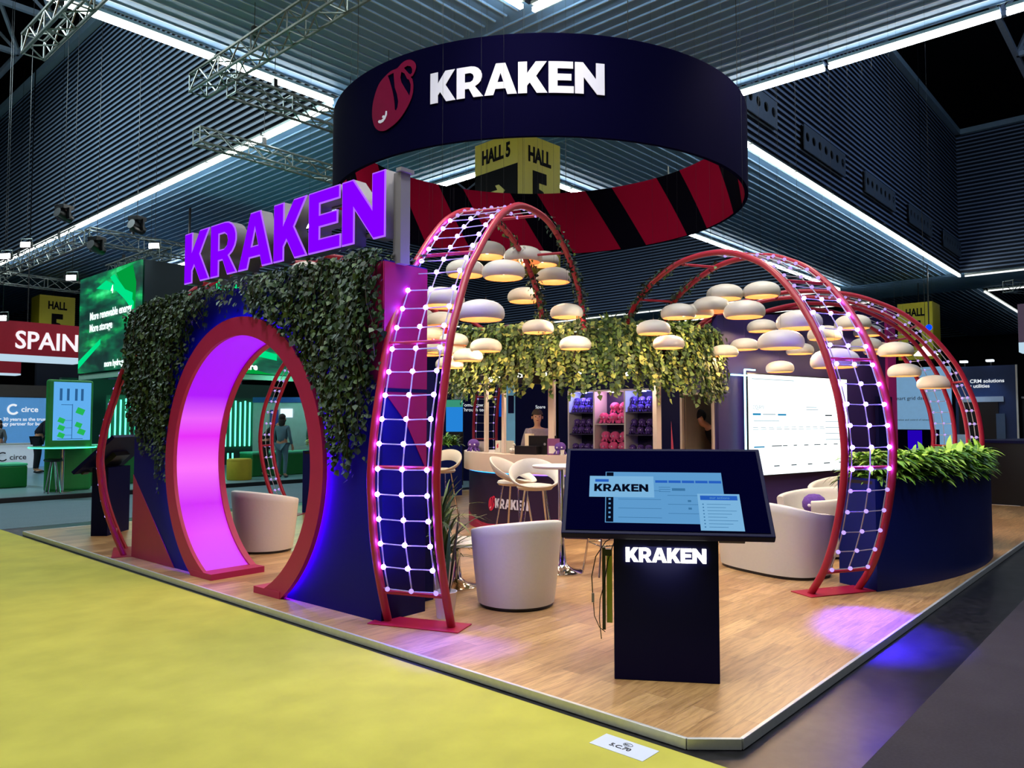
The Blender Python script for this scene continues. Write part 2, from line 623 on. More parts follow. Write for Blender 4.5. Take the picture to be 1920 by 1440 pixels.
for i, (xa, xb) in enumerate(WX[:2]):
    for j, (ya, yb) in enumerate(WY[:2]):
        rl_ = MB()
        rl_.bar((xb - .15, ya, WT), (xb - .15, yb, WT), .22, .22)
        struct(rl_.build('trim_%d' % (10 + i * 4 + j * 2), m_soffit_rib))
        rl_ = MB()
        rl_.bar((xa, yb - .15, WT), (xb, yb - .15, WT), .22, .22)
        struct(rl_.build('trim_%d' % (11 + i * 4 + j * 2), m_soffit_rib))

# fluorescent strips along the band edges
m_tube = lights_emit('strip_light', (0.95, 1.0, 0.96, 1), 20.0)
m_tube2 = lights_emit('strip_light_far', (0.95, 1.0, 0.95, 1), 1.6)


def strip(a, b, seg, near=True, lab=None):
    a, b = Vector(a), Vector(b)
    L_ = (b - a).length
    d = (b - a) / L_
    root = empty('strip_light', a, 0, lab, 'light', 'fluorescent strips along the ceiling band edges')
    tubes, bodyb = MB(), MB()
    n = max(1, int(L_ / seg))
    for i in range(n):
        p, q = d * (i * L_ / n + 0.04), d * ((i + 1) * L_ / n - 0.04)
        tubes.bar(p, q, 0.065, 0.06)
        bodyb.bar(p + Vector((0, 0, 0.085)), q + Vector((0, 0, 0.085)), 0.13, 0.05)
    tubes.build('tube', m_tube if near else m_tube2, root)
    bodyb.build('housing', m_truss, root)


zt = H - 0.16
strip((-6, 12.36, zt), (8.5, 12.36, zt), 2.4, True, 'bright ceiling strip crossing above the left truss, ending behind the round banner')
strip((8.54, 12.5, zt), (8.54, 35.8, zt), 2.4, True, 'bright ceiling strip at the foot of the ribbed wall at upper left')
strip((8.54, -8, zt), (8.54, 7.3, zt), 2.4, True, 'short ceiling strip at the top edge above the round banner, left arm of the corner')
strip((-6, 7.34, zt), (8.4, 7.34, zt), 2.4, True, 'short ceiling strip at the top edge above the round banner, right arm of the corner')
strip((13.46, -6, zt), (13.46, 7.3, zt), 2.4, True, 'bright ceiling strip at upper right ending behind the round banner')
strip((13.6, 7.34, zt), (37.0, 7.34, zt), 2.4, True, 'long yellow rimmed ceiling strip right of the round banner under the vent panels')
strip((13.46, 12.36, zt), (37.0, 12.36, zt), 2.4, True, 'ceiling strip emerging below the right side of the round banner')
strip((13.46, 12.5, zt), (13.46, 35.8, zt), 2.4, True, 'ceiling strip seen through the round banner left of the yellow hall sign')
strip((37.04, -8, zt), (37.04, 7.2, zt), 2.4, False, 'dim ceiling strip at the far right end of the long right strip')
strip((37.04, 12.5, zt), (37.04, 35.8, zt), 2.4, False, 'far ceiling strip behind the right ladder arch')
strip((41.96, -8, zt), (41.96, 7.2, zt), 2.4, False, 'far ceiling strip at the right edge, left arm of the corner')
strip((42.1, 7.34, zt), (65, 7.34, zt), 2.4, False, 'far ceiling strip at the right edge, right arm of the corner')
strip((13.5, 35.94, zt), (37.0, 35.94, zt), 2.4, False, 'far ceiling strip low over the hanging ivy')
strip((41.96, 12.5, zt), (41.96, 35.8, zt), 2.4, False, 'very far ceiling strip just above the centre planting')
strip((13.5, 40.96, zt), (37.0, 40.96, zt), 2.4, False, 'very far ceiling strip behind the left hall sign')
strip((-15, 35.94, zt), (8.5, 35.94, zt), 2.4, False, 'far ceiling strip above the red sign at the left edge')

# vent panels on the ribbed wall at right
m_vent = mat('vent_plate', C(116, 130, 140), 0.5, 0.3)
for k, (x0, x1, n, lb) in enumerate(((15.9, 17.6, 4, 'perforated vent plate beside the round banner, cut by its edge'), (19.3, 22.4, 7, 'perforated vent plate, largest and second along the upper right wall'),
                                  (24.2, 27.3, 7, 'perforated vent plate, third along the upper right wall'), (29.0, 32.1, 7, 'perforated vent plate, fourth along the upper right wall'),
                                  (33.9, 36.9, 7, 'perforated vent plate, smallest at the far right corner'))):
    rt_ = empty('vent_panel', (x0, 7.26, 8.62), 0, lb, 'vent', 'vent plates on the ribbed ceiling wall')
    loops = [[(0, 0), (x1 - x0, 0), (x1 - x0, .66), (0, .66)]]
    for i in range(n):
        cx_ = (i + .5) * (x1 - x0) / n
        loops.append(arc(cx_, .36, .12, 0, 2 * PI * 11 / 12, 11))
    poly_obj('plate', loops, 0.03, lambda p: Vector((p.x, -p.z, p.y)), m_vent, rt_)
    MB().box(((x1 - x0) / 2, .07, .33), (x1 - x0, .02, .64)).build('duct', m_black, rt_)

# roof trusses inside the wells (white tubes)
m_roof = mat('roof_steel', C(200, 215, 230), 0.5, 0.3)


def space_frame(name, x0, x1, y0, y1, z, label, step=3.4, dz=2.6):
    mb = MB()
    nx = int((x1 - x0) / step); ny = int((y1 - y0) / step)
    for i in range(nx + 1):
        x = x0 + i * step
        for j in range(ny + 1):
            y = y0 + j * step
            if i < nx: mb.bar((x, y, z), (x + step, y, z), .16, .16)
            if j < ny: mb.bar((x, y, z), (x, y + step, z), .16, .16)
            if i < nx and j < ny:
                c = (x + step / 2, y + step / 2, z + dz)
                for q in ((x, y), (x + step, y), (x, y + step), (x + step, y + step)):
                    mb.bar((q[0], q[1], z), c, .10, .10)
                if i < nx - 1: mb.bar(c, (c[0] + step, c[1], c[2]), .09, .09)
                if j < ny - 1: mb.bar(c, (c[0], c[1] + step, c[2]), .09, .09)
    o_ = mb.build(name, m_roof)
    return tag(o_, label, 'truss')


space_frame('roof_truss', -6, 8.3, 12.8, 35.5, 14.3, 'white tubular roof truss over the opening at upper left')
space_frame('roof_truss', 13.8, 36.8, -6, 7.1, 14.3, 'white tubular roof truss over the opening at upper right')
space_frame('roof_truss', 13.8, 36.8, 13, 35.5, 14.3, 'white tubular roof truss seen beyond the round banner', 4.4)
lampo = empty('high_bay_lamp', (22.0, 1.75, 12.6), 0, 'bright high bay lamp hanging in the roof opening at the right edge', 'lamp')
MB().lathe([(.05, .3), (.3, .1), (.34, 0)], n=16).build('shade', m_alu, lampo, True)
MB().lathe([(.32, 0), (0.001, -.04)], n=16).build('lens', lights_emit('bay_lens', (1, .97, .9, 1), 12), lampo)
MB().bar((0, 0, .3), (0, 0, 1.7), .02, .02).build('rod', m_black, lampo)
# ------------------------------------------------------------------ portal wall with the round lit gateway
P0 = (3.60, 9.12)
PR = math.radians(1.7)
portal = empty('round_gateway', (P0[0], P0[1], 0.048), PR, 'dark navy gateway wall with a round magenta lit opening, crimson corners and blue halo', 'wall panel')


def pw(y, z, x=0.0):
    """point on the wall front: y = hall coordinate along the wall, measured back from its far end"""
    return Vector((x, y - P0[1], z - 0.048))


m_gate = mat('gateway_navy', C(9, 6, 104), .5, vary=.08, nscale=2, spec=.15)
CYc, CZc = 6.79, 1.20
RO = 1.30
dzf = CZc - 0.048
a_s = math.asin(-dzf / RO)
hole = [(CYc + RO * math.cos(t), CZc + RO * math.sin(t)) for t in [a_s + (PI - 2 * a_s) * i / 64 for i in range(65)]]
outl = [(4.72, .048)] + [(hole[-1][0], .048)] + hole[::-1][1:] + [(hole[0][0], .048), (9.12, .048), (9.12, 2.86), (8.2, 2.86), (7.0, 2.9), (5.8, 2.93), (4.72, 2.88)]
# build as front, liner and back with thickness 0.46
poly_obj('body', [[(y - P0[1], z - .048) for y, z in outl]], 0.46, lambda p: Vector((0.23 + p.z, p.x, p.y)), m_gate, portal)
poly_obj('graphic_triangle', [[(9.118 - P0[1], 0.002), (9.118 - P0[1], .94), (8.08 - P0[1], 0.002)]], 0.006, lambda p: Vector((-.004 + p.z, p.x, p.y)), mat('crimson_graphic', C(160, 34, 74), .5), portal)['label'] = 'crimson triangle at the lower left corner'
m_mag = mat('magenta_graphic', C(150, 24, 78), .5, vary=.05, spec=.2)
poly_obj('graphic_strip', [[(4.722 - P0[1], 1.78), (4.96 - P0[1], 2.0), (4.96 - P0[1], 2.82), (4.722 - P0[1], 2.82)]], 0.006, lambda p: Vector((-.004 + p.z, p.x, p.y)), m_mag, portal)
poly_obj('graphic_end', [[(0, 2.82), (0, 1.79), (.23, 1.55), (.46, 1.15), (.46, 2.82)]], 0.006, lambda p: Vector((p.x, 4.716 - P0[1] + p.z, p.y)), m_mag, portal)['label'] = 'magenta panel on the end of the wall'
MB().box((.23, 4.714 - P0[1], 1.80), (.46, .01, .03)).build('seam_rail', m_navy2, portal)

# ring frame: flange in front of the wall, backlit liner, reflected light bands painted into its emission
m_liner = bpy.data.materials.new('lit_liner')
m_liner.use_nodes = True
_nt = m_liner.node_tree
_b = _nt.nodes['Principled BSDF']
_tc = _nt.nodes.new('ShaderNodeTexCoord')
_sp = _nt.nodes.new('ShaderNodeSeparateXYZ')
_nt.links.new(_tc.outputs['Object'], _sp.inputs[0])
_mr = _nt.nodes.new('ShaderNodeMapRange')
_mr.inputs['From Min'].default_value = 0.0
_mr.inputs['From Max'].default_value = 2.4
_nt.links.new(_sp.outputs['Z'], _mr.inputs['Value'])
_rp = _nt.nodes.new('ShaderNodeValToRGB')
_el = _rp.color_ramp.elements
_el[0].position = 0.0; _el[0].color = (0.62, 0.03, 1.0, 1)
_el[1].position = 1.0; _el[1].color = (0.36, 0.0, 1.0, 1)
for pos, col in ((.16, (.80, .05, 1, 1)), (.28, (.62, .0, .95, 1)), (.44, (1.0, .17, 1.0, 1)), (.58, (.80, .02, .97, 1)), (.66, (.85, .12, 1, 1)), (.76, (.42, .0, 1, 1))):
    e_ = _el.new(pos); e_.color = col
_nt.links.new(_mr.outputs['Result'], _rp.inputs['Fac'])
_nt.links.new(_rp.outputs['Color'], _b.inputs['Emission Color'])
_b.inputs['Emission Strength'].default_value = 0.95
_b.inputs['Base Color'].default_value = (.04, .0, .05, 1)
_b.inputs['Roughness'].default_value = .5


def ring_strip(r0, x0, r1, x1, n=72, zc=CZc, floor=.048):
    """surface of revolution about the opening's axis, cut at the floor"""
    mb = MB()
    vsn = []
    for r, x in ((r0, x0), (r1, x1)):
        a = math.asin(-(zc - floor) / r)
        for i in range(n + 1):
            t = a + (PI - 2 * a) * i / n
            vsn.append(pw(CYc + r * math.cos(t), zc + r * math.sin(t), x))
    k = n + 1
    mb.add(vsn, [(i, i + 1, k + i + 1, k + i) for i in range(n)])
    return mb


frame_mb = MB()
for a, b in (((1.22, -.075), (1.40, -.075)), ((1.40, -.075), (1.40, -.03)), ((1.40, -.03), (1.31, -.03)), ((1.22, -.075), (1.225, -.035)),
             ((1.225, -.035), (1.245, -.035)), ((1.245, .44), (1.225, .44)), ((1.225, .44), (1.22, .50)), ((1.22, .50), (1.42, .50)), ((1.42, .50), (1.42, .465)), ((1.245, -.035), (1.30, -.03))):
    s = ring_strip(a[0], a[1], b[0], b[1])
    frame_mb.add(s.v, s.f)
# foot blocks of the ring where it meets the planks
for sgn in (-1, 1):
    yf = CYc + sgn * .50
frame_mb.build('ring_frame', m_pink, portal, True)
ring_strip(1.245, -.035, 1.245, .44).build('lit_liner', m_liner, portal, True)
for sgn in (-1, 1):
    foot = MB()
    y_out = CYc + sgn * math.sqrt(1.40 ** 2 - dzf ** 2)
    y_in = CYc + sgn * (math.sqrt(1.22 ** 2 - dzf ** 2) - .02)
    a, b = min(y_out, y_in), max(y_out, y_in)
    foot.box((.21, (a + b) / 2 - P0[1], .03), (.58, b - a, .06))
    foot.build('ring_foot', m_pink, portal)
m_halo = lights_emit('blue_led_strip', (0.06, 0.0, 1.0, 1), 220.0)
m_halo2 = lights_emit('violet_led_strip', (0.30, 0.0, 1.0, 1), 4.0)
s = ring_strip(1.335, -.022, 1.335, -.006)
s.build('halo_strip', m_halo, portal).data.materials[0] = m_halo
s = ring_strip(1.385, -.0285, 1.398, -.0285)
s.build('halo_edge', m_halo2, portal)['label'] = 'violet glowing edge of the halo strip'

# lettering on top of the portal wall
signr = empty('illuminated_sign', (P0[0], P0[1], 0.048), PR, 'violet illuminated KRAKEN letters standing on top of the gateway wall', 'sign')
m_violet = lights_emit('violet_acrylic', (0.22, 0.0, 1.0, 1), 1.0, (0.02, 0.0, 0.06, 1))
m_violet_rim = lights_emit('violet_rim', (0.40, 0.12, 1.0, 1), 1.15, (0.02, 0.01, 0.06, 1))
m_return = mat('white_letter_return', C(120, 116, 124), .5, vary=.05)
SY0, SY1, SZ0, SZ1 = 8.05, 4.74, 3.07, 3.615
for ch, loops in glyph_word(SY0 - SY1, SZ1 - SZ0, .03):
    f1 = lambda p: pw(SY0 - p.x, SZ0 + p.y, .09 + p.z)
    body_ = poly_obj('letter', loops, .12, f1, m_return, signr)
    # lit face slightly in front, glowing outline around it
    me = poly_mesh('rim', loops, .008, lambda p: pw(SY0 - p.x, SZ0 + p.y, .026 + p.z))
    me.materials.clear(); me.materials.append(m_violet_rim)
    rim = bpy.data.objects.new('rim', me); COL.objects.link(rim); rim.parent = body_
    cu = bpy.data.curves.new('face', 'CURVE'); cu.dimensions = '2D'; cu.fill_mode = 'BOTH'; cu.extrude = .003; cu.offset = -.013
    for lp in loops:
        sp = cu.splines.new('POLY'); sp.points.add(len(lp) - 1)
        for i, p in enumerate(lp): sp.points[i].co = (p[0], p[1], 0, 1)
        sp.use_cyclic_u = True
    me = mesh_from_curve(cu, 'face')
    for v in me.vertices:
        v.co = pw(SY0 - v.co.x, SZ0 + v.co.y, .018 + v.co.z)
    me.materials.clear(); me.materials.append(m_violet)
    fc = bpy.data.objects.new('face', me); COL.objects.link(fc); fc.parent = body_
rl = MB()
for z in (3.16, 3.50):
    rl.bar(pw(8.0, z, .17), pw(4.68, z, .17), .03, .03)
rl.bar(pw(4.70, 2.86, .16), pw(4.70, 3.60, .16), .09, .10)
rl.bar(pw(4.66, 3.60, .16), pw(4.66, 3.63, .16), .06, .14)
for y in (8.0, 6.9, 5.8):
    rl.bar(pw(y, 2.86, .17), pw(y, 3.55, .17), .035, .035)
rl.build('support_post', m_return, signr)

# ------------------------------------------------------------------ ladder arches
MX, MY = 9.6, 7.1


def smooth_curve(pts, n=6):
    out = []
    k = len(pts)
    for i in range(k - 1):
        p0, p1, p2, p3 = pts[max(i - 1, 0)], pts[i], pts[i + 1], pts[min(i + 2, k - 1)]
        for j in range(n):
            t = j / n
            out.append(tuple(0.5 * ((2 * p1[a]) + (-p0[a] + p2[a]) * t + (2 * p0[a] - 5 * p1[a] + 4 * p2[a] - p3[a]) * t * t + (-p0[a] + 3 * p1[a] - 3 * p2[a] + p3[a]) * t ** 3) for a in (0, 1)))
    out.append(tuple(pts[-1]))
    return out


ARCH_A = [(0, .05), (-.09, .27), (-.17, .50), (-.23, .73), (-.26, .95), (-.28, 1.16), (-.26, 1.38), (-.22, 1.60), (-.16, 1.83), (-.04, 2.24), (.1, 2.51), (.28, 2.80), (.47, 2.99), (.75, 3.25), (1.1, 3.5), (1.6, 3.70), (2.35, 3.77), (2.95, 3.66), (3.45, 3.44), (3.82, 3.12), (4.0, 2.75)]
ARCH_B = [(0, .05), (-.16, .27), (-.27, .50), (-.35, .74), (-.41, 1.0), (-.44, 1.22), (-.44, 1.44), (-.39, 1.78), (-.29, 2.08), (-.16, 2.37), (.05, 2.68), (.27, 2.92), (.53, 3.13), (.80, 3.27), (1.15, 3.40), (1.6, 3.47), (2.1, 3.47), (2.6, 3.37), (3.0, 3.22), (3.3, 3.0), (3.5, 2.7)]
m_bulb = lights_emit('led_bulb', (0.15, 0.08, 1.0, 1), 115.0)
m_bulb_dim = lights_emit('led_bulb_dim', (0.50, 0.34, 1.0, 1), 1.3)
_bm = bmesh.new(); bmesh.ops.create_icosphere(_bm, subdivisions=2, radius=0.019)
bulb_me = bpy.data.meshes.new('led_bulb'); _bm.to_mesh(_bm and bulb_me); _bm.free()
bulb_me.materials.append(m_bulb)
bulb_me.polygons.foreach_set('use_smooth', [True] * len(bulb_me.polygons))
bulb_dim_me = bulb_me.copy(); bulb_dim_me.materials.clear(); bulb_dim_me.materials.append(m_bulb_dim)


def ladder_arch(base, deg, prof, label, w=.54, rows=25, bright=(3, 13), sscale=1.0, zscale=1.0):
    """base = middle of the foot; deg = the way the arch leans over; rails are at +-w/2 across"""
    a = math.radians(deg)
    root = empty('ladder_arch', (base[0], base[1], .0485), a, label, 'arch', 'red ladder arches over the stand')
    cur = smooth_curve([(s * sscale, (z - .05) * zscale) for s, z in prof])
    for sg in (-1, 1):
        MB().tube([(s, sg * w / 2, z) for s, z in cur], .032, 10).build('rail', m_red, root, True)
    pl = MB().box((.0, 0, .004), (.26, w + .22, .008))
    pl.build('base_plate', m_red, root, bevel=.002)
    # arc length table
    acc = [0.0]
    for i in range(1, len(cur)):
        acc.append(acc[-1] + math.dist(cur[i], cur[i - 1]))

    def at(L):
        for i in range(1, len(cur)):
            if acc[i] >= L:
                t = (L - acc[i - 1]) / (acc[i] - acc[i - 1])
                return tuple(cur[i - 1][q] * (1 - t) + cur[i][q] * t for q in (0, 1))
        return cur[-1]
    L = .27
    while L < acc[-1] - .4:
        s, z = at(L)
        MB().tube([(s, -w / 2, z), (s, w / 2, z)], .016, 8).build('rung', m_red, root, True)
        L += .98
    net = MB()
    ys = (-.38 * w, 0.0, .38 * w)
    grid = []
    for r in range(rows):
        s, z = at(.30 + r * .188)
        grid.append((s - .01, z))
        net.tube([(s - .01, y, z - (.006 if abs(y) < .01 else 0)) for y in ys], .005, 5)
    for y in ys:
        net.tube([(s, y + random.uniform(-.004, .004), z) for s, z in grid], .0058, 5)
    for r in (0, rows // 2, rows - 1):
        s, z = grid[r]
        for sg in (-1, 1):
            net.tube([(s, sg * .38 * w, z), (s, sg * w / 2, z + .01)], .004, 4)
    net.build('rope_net', m_cord, root, True)
    for r, (s, z) in enumerate(grid):
        for y in ys:
            b_ = bpy.data.objects.new('led_bulb', bulb_me if bright[0] <= r <= bright[1] else bulb_dim_me)
            COL.objects.link(b_)
            b_.parent = root
            b_.location = (s - .012 + random.uniform(-.004, .004), y, z)
    if bright[0] < 10:
        e_, tg = (2300, (-.96, .50, 0)) if bright[0] > 3 else (420, (-.34, -.42, 0))
        lamp_light('led_spill_fill', 'SPOT', (-.36, 0, 1.3), e_, (.045, .012, 1.0), .08, tg, 44, .8, parent=root)  # added spot without fixture, stands in for the LED reflection on the floor
    return root


def out_pt(deg, r):
    return (MX + r * math.cos(math.radians(deg)), MY + r * math.sin(math.radians(deg)))


ladder_arch((3.89, 4.46), 22, ARCH_A, 'front red ladder arch with a violet lit rope net, rising beside the gateway wall', bright=(1, 19), rows=27)
ladder_arch((7.17, 2.50), 62, ARCH_B, 'right red ladder arch with a lit rope net before the planter and wall screen', bright=(5, 14), rows=24)
ladder_arch(out_pt(158, 6.4), 338, ARCH_A, 'red ladder arch behind the left edge of the gateway wall, seen side on', bright=(40, 41), rows=22)
ladder_arch(out_pt(298.5, 5.02), 118.5, ARCH_B, 'red ladder arch rising behind the far end of the right planter', bright=(40, 41), rows=24, sscale=1.0)
ladder_arch(out_pt(318, 5.55), 138, ARCH_B, 'narrow red ladder arch standing between the wall screen and the right rear arch', bright=(40, 41), rows=20)
ladder_arch(out_pt(124, 4.85), 304, ARCH_B, 'thin red ladder arch seen through the round gateway', bright=(40, 41), rows=20, w=.42)
ladder_arch(out_pt(60, 5.3), 240, ARCH_B, 'red ladder arch behind the counter posts at the rear of the stand', bright=(40, 41), rows=20)

# ------------------------------------------------------------------ round hanging banner
RX, RY, RR, RZ0, RZ1 = 8.573, 7.197, 3.0, 4.74, 5.9
banner = empty('hanging_banner', (RX, RY, RZ0), 0, 'large round navy fabric banner with white KRAKEN lettering hanging over the stand', 'banner')
N_ = 128
outer, inner, rims = MB(), MB(), MB()
def cyl_strip(mb, r0, z0, r1, z1, n=N_, zs=1):
    vsn = []
    for q in range(zs + 1):
        r_ = r0 + (r1 - r0) * q / zs; z_ = z0 + (z1 - z0) * q / zs
        for i in range(n):
            t = 2 * PI * i / n
            vsn.append((r_ * math.cos(t), r_ * math.sin(t), z_))
    mb.add(vsn, [(q * n + i, q * n + (i + 1) % n, (q + 1) * n + (i + 1) % n, (q + 1) * n + i) for q in range(zs) for i in range(n)])
hgt = RZ1 - RZ0
cyl_strip(outer, RR, 0, RR, hgt)
cyl_strip(inner, RR - .05, 0, RR - .05, hgt)
cyl_strip(rims, RR, hgt, RR - .05, hgt); cyl_strip(rims, RR, 0, RR - .05, 0)
outer.build('outer_skirt', mat('navy_fabric', C(2, 1, 32), .9, vary=.08, nscale=2, spec=.03), banner, True)
m_strp = bpy.data.materials.new('striped_lining'); m_strp.use_nodes = True
nt = m_strp.node_tree; b = nt.nodes['Principled BSDF']
tc = nt.nodes.new('ShaderNodeTexCoord'); sp = nt.nodes.new('ShaderNodeSeparateXYZ'); nt.links.new(tc.outputs['Object'], sp.inputs[0])
at2 = nt.nodes.new('ShaderNodeMath'); at2.operation = 'ARCTAN2'; nt.links.new(sp.outputs['Y'], at2.inputs[0]); nt.links.new(sp.outputs['X'], at2.inputs[1])
zz = nt.nodes.new('ShaderNodeMath'); zz.operation = 'MULTIPLY'; zz.inputs[1].default_value = -0.20; nt.links.new(sp.outputs['Z'], zz.inputs[0])
ad = nt.nodes.new('ShaderNodeMath'); ad.operation = 'ADD'; nt.links.new(at2.outputs[0], ad.inputs[0]); nt.links.new(zz.outputs[0], ad.inputs[1])
ml = nt.nodes.new('ShaderNodeMath'); ml.operation = 'MULTIPLY_ADD'; ml.inputs[1].default_value = 13 / (2 * PI); ml.inputs[2].default_value = 20.02; nt.links.new(ad.outputs[0], ml.inputs[0])
fr = nt.nodes.new('ShaderNodeMath'); fr.operation = 'FRACT'; nt.links.new(ml.outputs[0], fr.inputs[0])
lt = nt.nodes.new('ShaderNodeMath'); lt.operation = 'LESS_THAN'; lt.inputs[1].default_value = 0.36; nt.links.new(fr.outputs[0], lt.inputs[0])
mx = nt.nodes.new('ShaderNodeMix'); mx.data_type = 'RGBA'; mx.inputs['A'].default_value = C(134, 6, 38); mx.inputs['B'].default_value = C(3, 1, 10)
nt.links.new(lt.outputs[0], mx.inputs['Factor']); nt.links.new(mx.outputs['Result'], b.inputs['Base Color']); b.inputs['Roughness'].default_value = .9; b.inputs['Specular IOR Level'].default_value = .04
inner.build('striped_lining', m_strp, banner, True)['label'] = 'crimson and black striped inner lining'
rims.build('hem', mat('navy_fabric', C(13, 9, 52)), banner, True)
m_banwhite = mat('white_print', C(214, 214, 232), .7, vary=.03)
# lettering wrapped round the outer skirt (angles run left to right)
def wrap(a_deg0, dirs=1, off=.012):
    def fn(p):
        ang = math.radians(a_deg0) + p.x / RR
        r_ = RR + off + p.z
        return Vector((r_ * math.cos(ang), r_ * math.sin(ang), p.y))
    return fn
wid = math.radians(234.2 - 195.9) * RR
mbw = MB()
fn = wrap(195.9)
for c, loops in glyph_word(wid, .355):
    loops = [[(p[0], p[1] + 5.215 - RZ0) for p in lp] for lp in loops]
    # cut long faces by remeshing: subdivide the outline
    fine = []
    for lp in loops:
        o2 = []
        for i in range(len(lp)):
            a_, b_ = lp[i], lp[(i + 1) % len(lp)]
            k_ = max(1, int(math.dist(a_, b_) / .08))
            o2 += [(a_[0] + (b_[0] - a_[0]) * q / k_, a_[1] + (b_[1] - a_[1]) * q / k_) for q in range(k_)]
        fine.append(o2)
    me = poly_mesh('w', fine, .006, fn, cuts=.07)
    mbw.add([tuple(v.co) for v in me.vertices], [tuple(f.vertices) for f in me.polygons]); bpy.data.meshes.remove(me)
mbw.build('lettering', m_banwhite, banner)


def bez(pts, n=14):
    return smooth_curve(pts, n)


# emblem: an egg shaped head with a curling arm; coordinates in its own square
def _e(pts):
    return [((x - 150) / 1220.0, (1330 - y) / 1220.0) for x, y in pts]


EM_OUT = _e([(640, 205), (560, 210), (450, 260), (320, 350), (230, 500), (170, 680), (150, 850), (160, 1000), (210, 1160), (300, 1270), (430, 1325), (560, 1300), (700, 1230), (820, 1110),
             (920, 950), (975, 800), (990, 650), (975, 520), (945, 455), (980, 440), (1022, 360), (1035, 270), (1000, 180), (930, 120), (850, 110), (770, 140), (700, 195)])
EM_GAPS = [_e([(500, 275), (620, 262), (630, 400), (645, 560), (690, 700), (715, 850), (700, 960), (670, 1010), (645, 980), (640, 860), (620, 720), (590, 580), (540, 400)]),
           _e([(770, 300), (750, 400), (770, 500), (830, 620), (890, 740), (920, 810), (942, 700), (945, 600), (915, 500), (880, 470), (830, 350)]),
           _e([(820, 240), (880, 220), (940, 250), (968, 310), (968, 380), (940, 405), (900, 370), (850, 290)])]
EM_EYE = _e([(300, 1100), (320, 1080), (370, 1095), (420, 1075), (455, 1020), (465, 950), (490, 960), (490, 1030), (460, 1100), (410, 1145), (350, 1152), (310, 1130)])


def emblem(parent, fn, scale, m_body, m_eye, depth=.004):
    out = smooth_curve(EM_OUT + [EM_OUT[0]], 4)[:-1]
    loops = [[(p[0] * scale, p[1] * scale) for p in out]] + [[(p[0] * scale, p[1] * scale) for p in g] for g in EM_GAPS]
    head = poly_obj('emblem', loops, depth, fn, m_body, parent, cuts=scale / 12)
    poly_obj('emblem_eye', [[(p[0] * scale, p[1] * scale) for p in EM_EYE]], depth, lambda p: fn(Vector((p.x, p.y, p.z + depth))), m_eye, head)
    c0 = _e([(415, 1045)])[0]
    poly_obj('emblem_pupil', [[((c0[0] + .021 * math.cos(t)) * scale, (c0[1] + .021 * math.sin(t)) * scale) for t in [2 * PI * i / 10 for i in range(10)]]], depth, lambda p: fn(Vector((p.x, p.y, p.z + depth))), m_eye, head)


f_em = wrap(178.2)
emblem(banner, lambda p: f_em(Vector((p.x * 1.32, p.y + 5.05 - RZ0, p.z + .004))), .76, mat('crimson_print', C(112, 4, 50), .8, spec=.1), m_banwhite)
hw = MB()
for d_ in (30, 100, 170, 240, 310):
    t = math.radians(d_)
    hw.bar((2.97 * math.cos(t), 2.97 * math.sin(t), hgt), (2.97 * math.cos(t), 2.97 * math.sin(t), ceil_z(RX + 2.97 * math.cos(t), RY + 2.97 * math.sin(t)) - RZ0), .006, .006)
hw.build('suspension_wire', m_black, banner)
# ------------------------------------------------------------------ central counter, posts, canopy, back room
ZP = 0.048
m_counter = mat('pale_counter', C(206, 190, 178), .45, vary=.04)
m_graphic = mat('aubergine_graphic', C(34, 18, 56), .4, vary=.15, nscale=2)
counter = empty('bar_counter', (MX, MY, ZP), 0, 'curved bar counter with pale top band, blue light line and navy KRAKEN front', 'counter')


def arc_wall(mb, r0, r1, z0, z1, a0, a1, n=48, m=0):
    a0, a1 = math.radians(a0), math.radians(a1)
    vsn = []
    for r, z in ((r0, z0), (r1, z0), (r1, z1), (r0, z1)):
        for i in range(n + 1):
            t = a0 + (a1 - a0) * i / n
            vsn.append((r * math.cos(t), r * math.sin(t), z))
    k = n + 1
    fs = []
    for s in range(4):
        s1 = (s + 1) % 4
        for i in range(n):
            fs.append((s * k + i, s * k + i + 1, s1 * k + i + 1, s1 * k + i))
    fs.append((0, k, 2 * k, 3 * k)); fs.append((n, 3 * k + n, 2 * k + n, k + n))
    return mb.add(vsn, fs, m)


CA0, CA1 = 122, 262
arc_wall(MB(), 1.42, 1.90, 1.06, 1.10, CA0, CA1).build('counter_top', m_counter, counter, True)
arc_wall(MB(), 1.86, 1.90, .84, 1.06, CA0, CA1).build('fascia', m_counter, counter, True)
arc_wall(MB(), 1.76, 1.82, 0, .86, CA0 + 1, CA1 - 1).build('front_panel', m_graphic, counter, True)
arc_wall(MB(), 1.822, 1.84, .822, .836, CA0 + 1, 186).build('light_line', lights_emit('cyan_line', (.02, .35, 1, 1), 3.0), counter, True)
arc_wall(MB(), 1.822, 1.84, .822, .836, 186, CA1 - 1).build('light_line', lights_emit('violet_line', (.22, .10, 1, 1), 4.0), counter, True)
sw = MB()
for i in range(30):
    t0, t1 = math.radians(128 + i * 2.6), math.radians(128 + (i + 1) * 2.6)
    h0 = .10 + .16 * abs(math.sin(i * .085 + 1.9)) ** 1.5; h1 = .10 + .16 * abs(math.sin((i + 1) * .085 + 1.9)) ** 1.5
    sw.quad((1.824 * math.cos(t0), 1.824 * math.sin(t0), 0), (1.824 * math.cos(t1), 1.824 * math.sin(t1), 0), (1.824 * math.cos(t1), 1.824 * math.sin(t1), h1), (1.824 * math.cos(t0), 1.824 * math.sin(t0), h0))
sw.build('graphic_wave', m_pink, counter)


def wrapc(a_deg0, r, off=.004):
    return lambda p: Vector(((r + off + p.z) * math.cos(math.radians(a_deg0) + p.x / r), (r + off + p.z) * math.sin(math.radians(a_deg0) + p.x / r), p.y))


